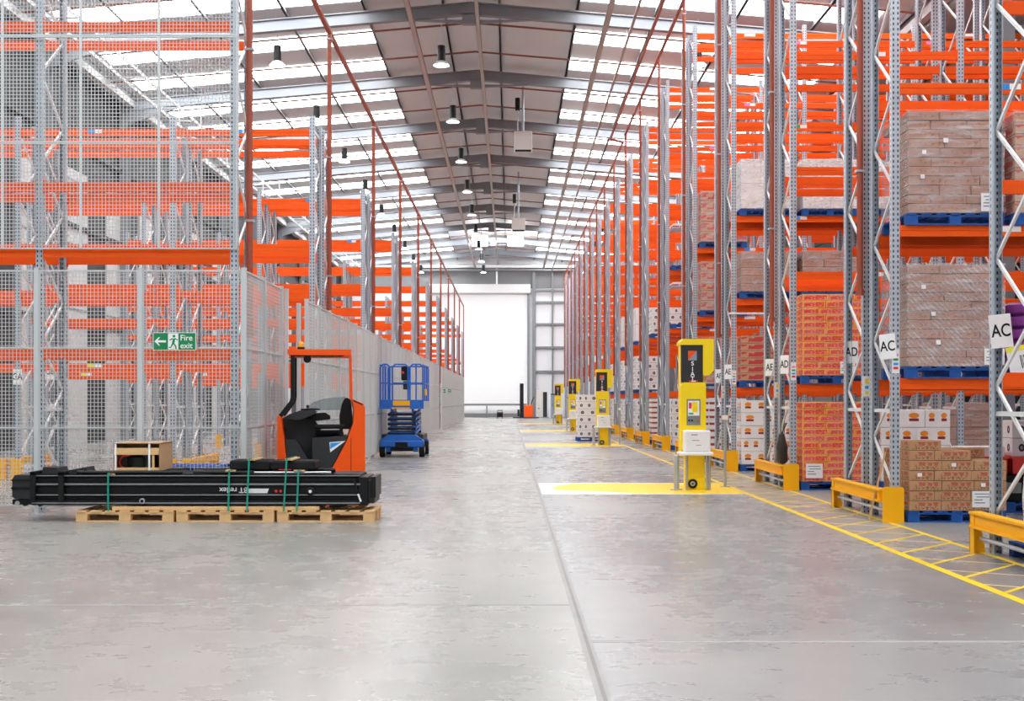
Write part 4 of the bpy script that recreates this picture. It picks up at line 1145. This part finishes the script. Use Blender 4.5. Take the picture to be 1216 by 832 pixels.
# loose brown cartons at floor level of the first rack: every carton a thing
x0, y0 = slot(0, 0)
pallet(x0+.02, y0, 0, 'blue pallet on the floor under the loose brown printed cartons', group='blue pallets on the floor')
cw, cd, chh = .40, .333, .1235
LAY = ['bottom', 'second', 'third', 'fourth', 'fifth', 'sixth', 'seventh']
stickers = {(3,0):.10,(4,1):.12,(2,2):.08,(4,2):.22}
rnd = random.Random(3)
for l in range(7):
    for i in range(3):
        for j in range(3):
            front = j == 0; left = i == 0
            if l < 4 and not (front or left): continue
            if l == 5 and i == 2 and j < 2: continue
            if l == 6 and not (i == 0 and j == 0): continue
            w = cw
            ws = [.40,.40,.40] if l % 2 == 0 else [.31,.45,.44]
            xx = sum(ws[:i])
            pos = ('front row ' if front else ('row behind the front, ' if j == 1 else 'rear row ')) + ('left', 'middle', 'right')[i]
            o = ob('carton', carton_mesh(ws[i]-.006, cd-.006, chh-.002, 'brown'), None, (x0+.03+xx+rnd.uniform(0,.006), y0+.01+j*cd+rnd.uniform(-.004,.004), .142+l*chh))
            tag(o, 'brown printed carton in the loose floor stack, %s layer, %s' % (LAY[l], pos), 'carton', 'loose brown cartons on the floor pallet')
            if l == 0 and i == 2 and front: ob('paper_label', sheet_mesh(.26, .20), o, (-.03, -.006, .045))
            if (l, i) in stickers and front:
                ob('white_sticker', sheet_mesh(.055,.045,False), o, (stickers[(l,i)], -.002, .05))
tag(ob('tape_dispenser', MB().cbox(0,.09,0,.06,0,.07,M['red'],.01).lathe((-.02,.03,.055), [(.05,-.02),(.05,.02)], M['black'], 14, 'y'), None, (x0+.015, y0-.14+.02, .9)), 'small red and black tape dispenser on top of the loose brown cartons', 'tape dispenser') if False else None
# red crates, black bottles and boxes deeper in the first rack
x, y = slot(0, 1); y += 1.25
pallet(x-.1, y, 0, 'blue pallet under the red crates deep in the first right rack', group='blue pallets in the right racks')
t = load(x-.1, y, 0, 'dots', 3, .38, 'dark row of shrink packs under the red crates', nx=3, ny=1, film=None, name='bottle_pack') if False else None
for i in range(3):
    tag(ob('bottle_pack', MB().cbox(0,.37,0,.9,0,.36,M['blackrub'],.02).box(.03,.34,-.004,0,.12,.26,M['midgrey']), None, (x-.09+.40*i, y+.03, .142)), 'black shrink pack under the red crates, %s' % ('left','middle','right')[i], 'bottle pack', 'black shrink packs')
cr = MB().box(0,.56,0,.92,0,.02,M['red']).box(0,.56,0,.015,0,.24,M['red']).box(0,.56,.905,.92,0,.24,M['red']).box(0,.015,0,.92,0,.24,M['red']).box(.545,.56,0,.92,0,.24,M['red']).box(-.012,.572,-.012,.932,.215,.24,M['red']).box(.2,.36,-.006,0,.12,.16,M['black']).mesh('plastic_crate')
for i in range(2):
    tag(ob('plastic_crate', cr, None, (x-.08+.60*i, y+.03, .503)), '%s red plastic crate deep in the first right rack' % ('left', 'right')[i], 'crate', 'red plastic crates')
tag(ob('carton', carton_mesh(.52,.5,.13,'whitebox'), None, (x-.06, y+.1, .743)), 'flat white box lying on the left red crate', 'carton')
for l in range(2):
    tag(ob('carton', carton_mesh(.5,.5,.24,'dots'), None, (x+.56, y+.1, .743+.242*l)), '%s dotted white carton on the right red crate' % ('lower', 'upper')[l], 'carton', 'dotted cartons on the red crate')
# purple sacks, bay place beside the film-wrapped load
x, y = slot(0, 1)
pallet(x, y, LZ[1], 'blue pallet under the purple sacks at the right picture edge', group='blue pallets in the right racks')
def sack(w, d, h, mat, prof=((.82,0),(.98,.2),(1,.5),(.97,.8),(.80,1))):
    mb = MB(); vs = []; fs = []; n = 12
    for k, (sc, z) in enumerate(prof):
        for i in range(n):
            a = 2*PI*i/n; c, s = math.cos(a), math.sin(a)
            q = (abs(c)**4+abs(s)**4)**-.25
            vs.append((w/2+c*q*w/2*sc, d/2+s*q*d/2*sc, h*z))
    for k in range(len(prof)-1):
        for i in range(n):
            j = (i+1) % n; fs.append((k*n+i,k*n+j,k*n+n+j,k*n+n+i))
    fs += [tuple(reversed(range(n))), tuple(range((len(prof)-1)*n,len(prof)*n))]
    return mb.add(vs, fs, mat)
sm = sack(.56,.9,.165,M['purple']).mesh('sack', True)
for l in range(5):
    for i in range(2):
        tag(ob('sack', sm, None, (x+.02+.58*i, y+.03, LZ[1]+.142+.16*l)), 'purple sack, %s layer on the %s, at the right picture edge' % (LAY[l], ('left', 'right')[i]), 'sack', 'purple sacks')
t = thing('location_sign', 'white placard with yellow top edge and bars in front of the purple sacks', 'sign', (5.45, 12.2, 1.93)) if False else thing('location_sign', 'white placard with yellow top edge and bars in front of the purple sacks', 'sign', (6.11, 14.36, 1.80))
t.rotation_euler = (0, math.radians(-12), 0)
ob('plate', MB().box(0,.30,-.004,.004,0,.34,M['whitep']).box(0,.30,-.007,-.004,.28,.34,M['labelyellow']), t)
mb = MB()
for i, w in enumerate((.012,.006,.014,.006,.01,.016)): mb.box(.15+.022*i, .15+.022*i+w, -.006,-.004,.06,.22,M['black'])
ob('bar_code', mb, t)
# white bulk bag in the nearest rack
t = thing('bulk_bag', 'white woven bulk bag with orange cord behind the nearest yellow guard', 'bag', (4.83, 10.41, 0))
ob('pallet_base', pallet_mesh(1.2,1.0,'palblue'), t)
b = sack(1.15,.98,.86,M['bagwhite']).mesh('bag_body', True)
ob('bag_body', b, t, (.02,0.01,.145))
ob('cord', MB().path([(.10,.0,.55),(.12,-.02,.80),(.22,.0,.96),(.45,.2,1.01),(.7,.4,1.0)], .012, M['amber'], 8), t, smooth=True)
# bag and plank at the rack ends
t = thing('hanging_bag', 'black bag hanging inside the second right rack end above the guard', 'bag', (4.63, 20.06, .43))
ob('bag_body', sack(.19,.27,.50,M['bagblack'], ((.70,0),(1.03,.10),(.90,.38),(.98,.55),(.66,.80),(.42,1))).mesh('bag_body', True), t, (-.095,-.135,0))
ob('strap', MB().path([(0,-.05,.47),(0.04,-.02,.66),(.09,.02,.68),(0,.05,.47)], .010, M['bagblack'], 8), t)
tag(ob('wooden_lath', MB().bar((4.47,14.66,.012),(4.655,14.60,.86),.045,.022,M['wood'])), 'thin brown wooden lath leaning against the first right rack end', 'lath')
tag(ob('wooden_lath', MB().bar((4.50,15.12,.012),(4.655,14.98,.80),.04,.02,M['wood'])), 'shorter wooden lath behind the first, leaning on the same rack end', 'lath') if False else None

# ================================================================== far end
t = thing('pallet_stacker', 'small orange pallet stacker with black mast before the white door', 'pallet stacker', (1.5, 95.0, 0))
s9 = 95/F
q = lambda px: (px-VX)*s9-1.5
ob('body', MB().cbox(q(622.5),q(633),0,.8,.12,1.10,M['truck'],.05), t)
ob('mast', MB().box(q(617.3),q(621.8),0,.08,.1,2.85,M['black']).box(q(617.3),q(621.8),.62,.70,.1,2.85,M['black']).box(q(617.3),q(621.8),.08,.62,2.72,2.85,M['wood']).box(q(619),q(620.5),.30,.36,.1,2.6,M['black']), t)
ob('backrest', MB().box(q(614.5),q(617),.05,.65,.2,.75,M['black']), t)
for y in (.1, .5): ob('fork', MB().box(q(609),q(622),y,y+.12,.06,.13,M['dark']), t)
ob('tiller', MB().path([(q(631),.4,1.1),(q(632),.4,1.45),(q(634),.4,1.75)], .04, M['black'], 8), t)
ob('base', MB().cbox(q(621),q(640),.0,.75,.04,.14,M['dark'],.02), t)
t = thing('hand_trolley', 'small black trolley with white top before the white door', 'trolley', ((593.5-VX)*s9, 96.0, 0))
ob('box', MB().cbox(-.24,.24,0,.5,.12,.58,M['black'],.03), t)
ob('lid', MB().cbox(-.2,.2,.0,.4,.44,.66,M['whitep'],.02).box(-.24,.24,-.01,.42,.64,.70,M['black']), t)
for x in (-.2,.2): ob('wheel', MB().lathe((x-.03,.2,.07), [(.07,0),(.07,.06)], M['blackrub'], 12, 'x'), t)
t = thing('electrical_cabinet', 'tall cream cabinet against the far wall beside the stacker', 'cabinet', ((637.2-VX)*101/F, 101.0, 0))
ob('casing', MB().cbox(0,.56,0,1.6,.06,2.35,M['cabinet'],.03).box(.56,.90,.05,1.5,.06,2.2,M['dark']), t)
ob('door', MB().box(.04,.52,-.02,0,.3,2.2,M['cabinet']).box(.1,.25,-.025,-.02,.75,.85,M['midgrey']), t)
ob('plinth', MB().box(-.02,.9,.02,1.6,0,.07,M['midgrey']), t)
t = thing('electrical_cabinet', 'blue-grey cabinet with open frame left of the farthest yellow wrapper', 'cabinet', ((654.8-VX)*99/F, 99.0, 0))
ob('casing', MB().cbox(0,.55,0,.8,.0,2.0,M['greyblue'],.03).box(-.02,.57,-.01,.8,1.95,2.05,M['dark']), t)
ob('handle', MB().box(.06,.1,-.03,0,1.0,1.2,M['black']), t)
tag(ob('downpipe', MB().tube(((653-VX)*100/F,100,0),((653-VX)*100/F,100,2.3),.07,M['whitep'],12)), 'short white pipe standing between the two far cabinets', 'pipe')

# bright flood lamps on the far gable, lighting the door and the end of the aisle
for i, x in enumerate((-2.2, .45)):
    t = thing('flood_lamp', '%s bright flood lamp under the far end of the roof' % ('left', 'right')[i], 'ceiling lamp', (x, 87.0, 13.25), 0, 'flood lamps at the far end')
    ob('housing', MB().cbox(-.62,.62,.0,.25,-.42,.42,M['white'],.05), t)
    ob('lens', MB().box(-.56,.56,-.02,.0,-.37,.37,M['lamp']), t)
    ob('hanger', MB().box(-.02,.02,.1,.14,.42,roofz(x)-13.25-.005,M['galv']), t)
    ld = bpy.data.lights.new('flood_light', 'AREA'); ld.shape = 'RECTANGLE'; ld.size = 1.4; ld.size_y = .8; ld.energy = 600; ld.color = (.92,.96,1)
    lo = bpy.data.objects.new('flood_light', ld); COL.objects.link(lo)
    lo.parent = t; lo.location = (0, .30, -.3); lo.rotation_euler = (math.radians(66), 0, 0)
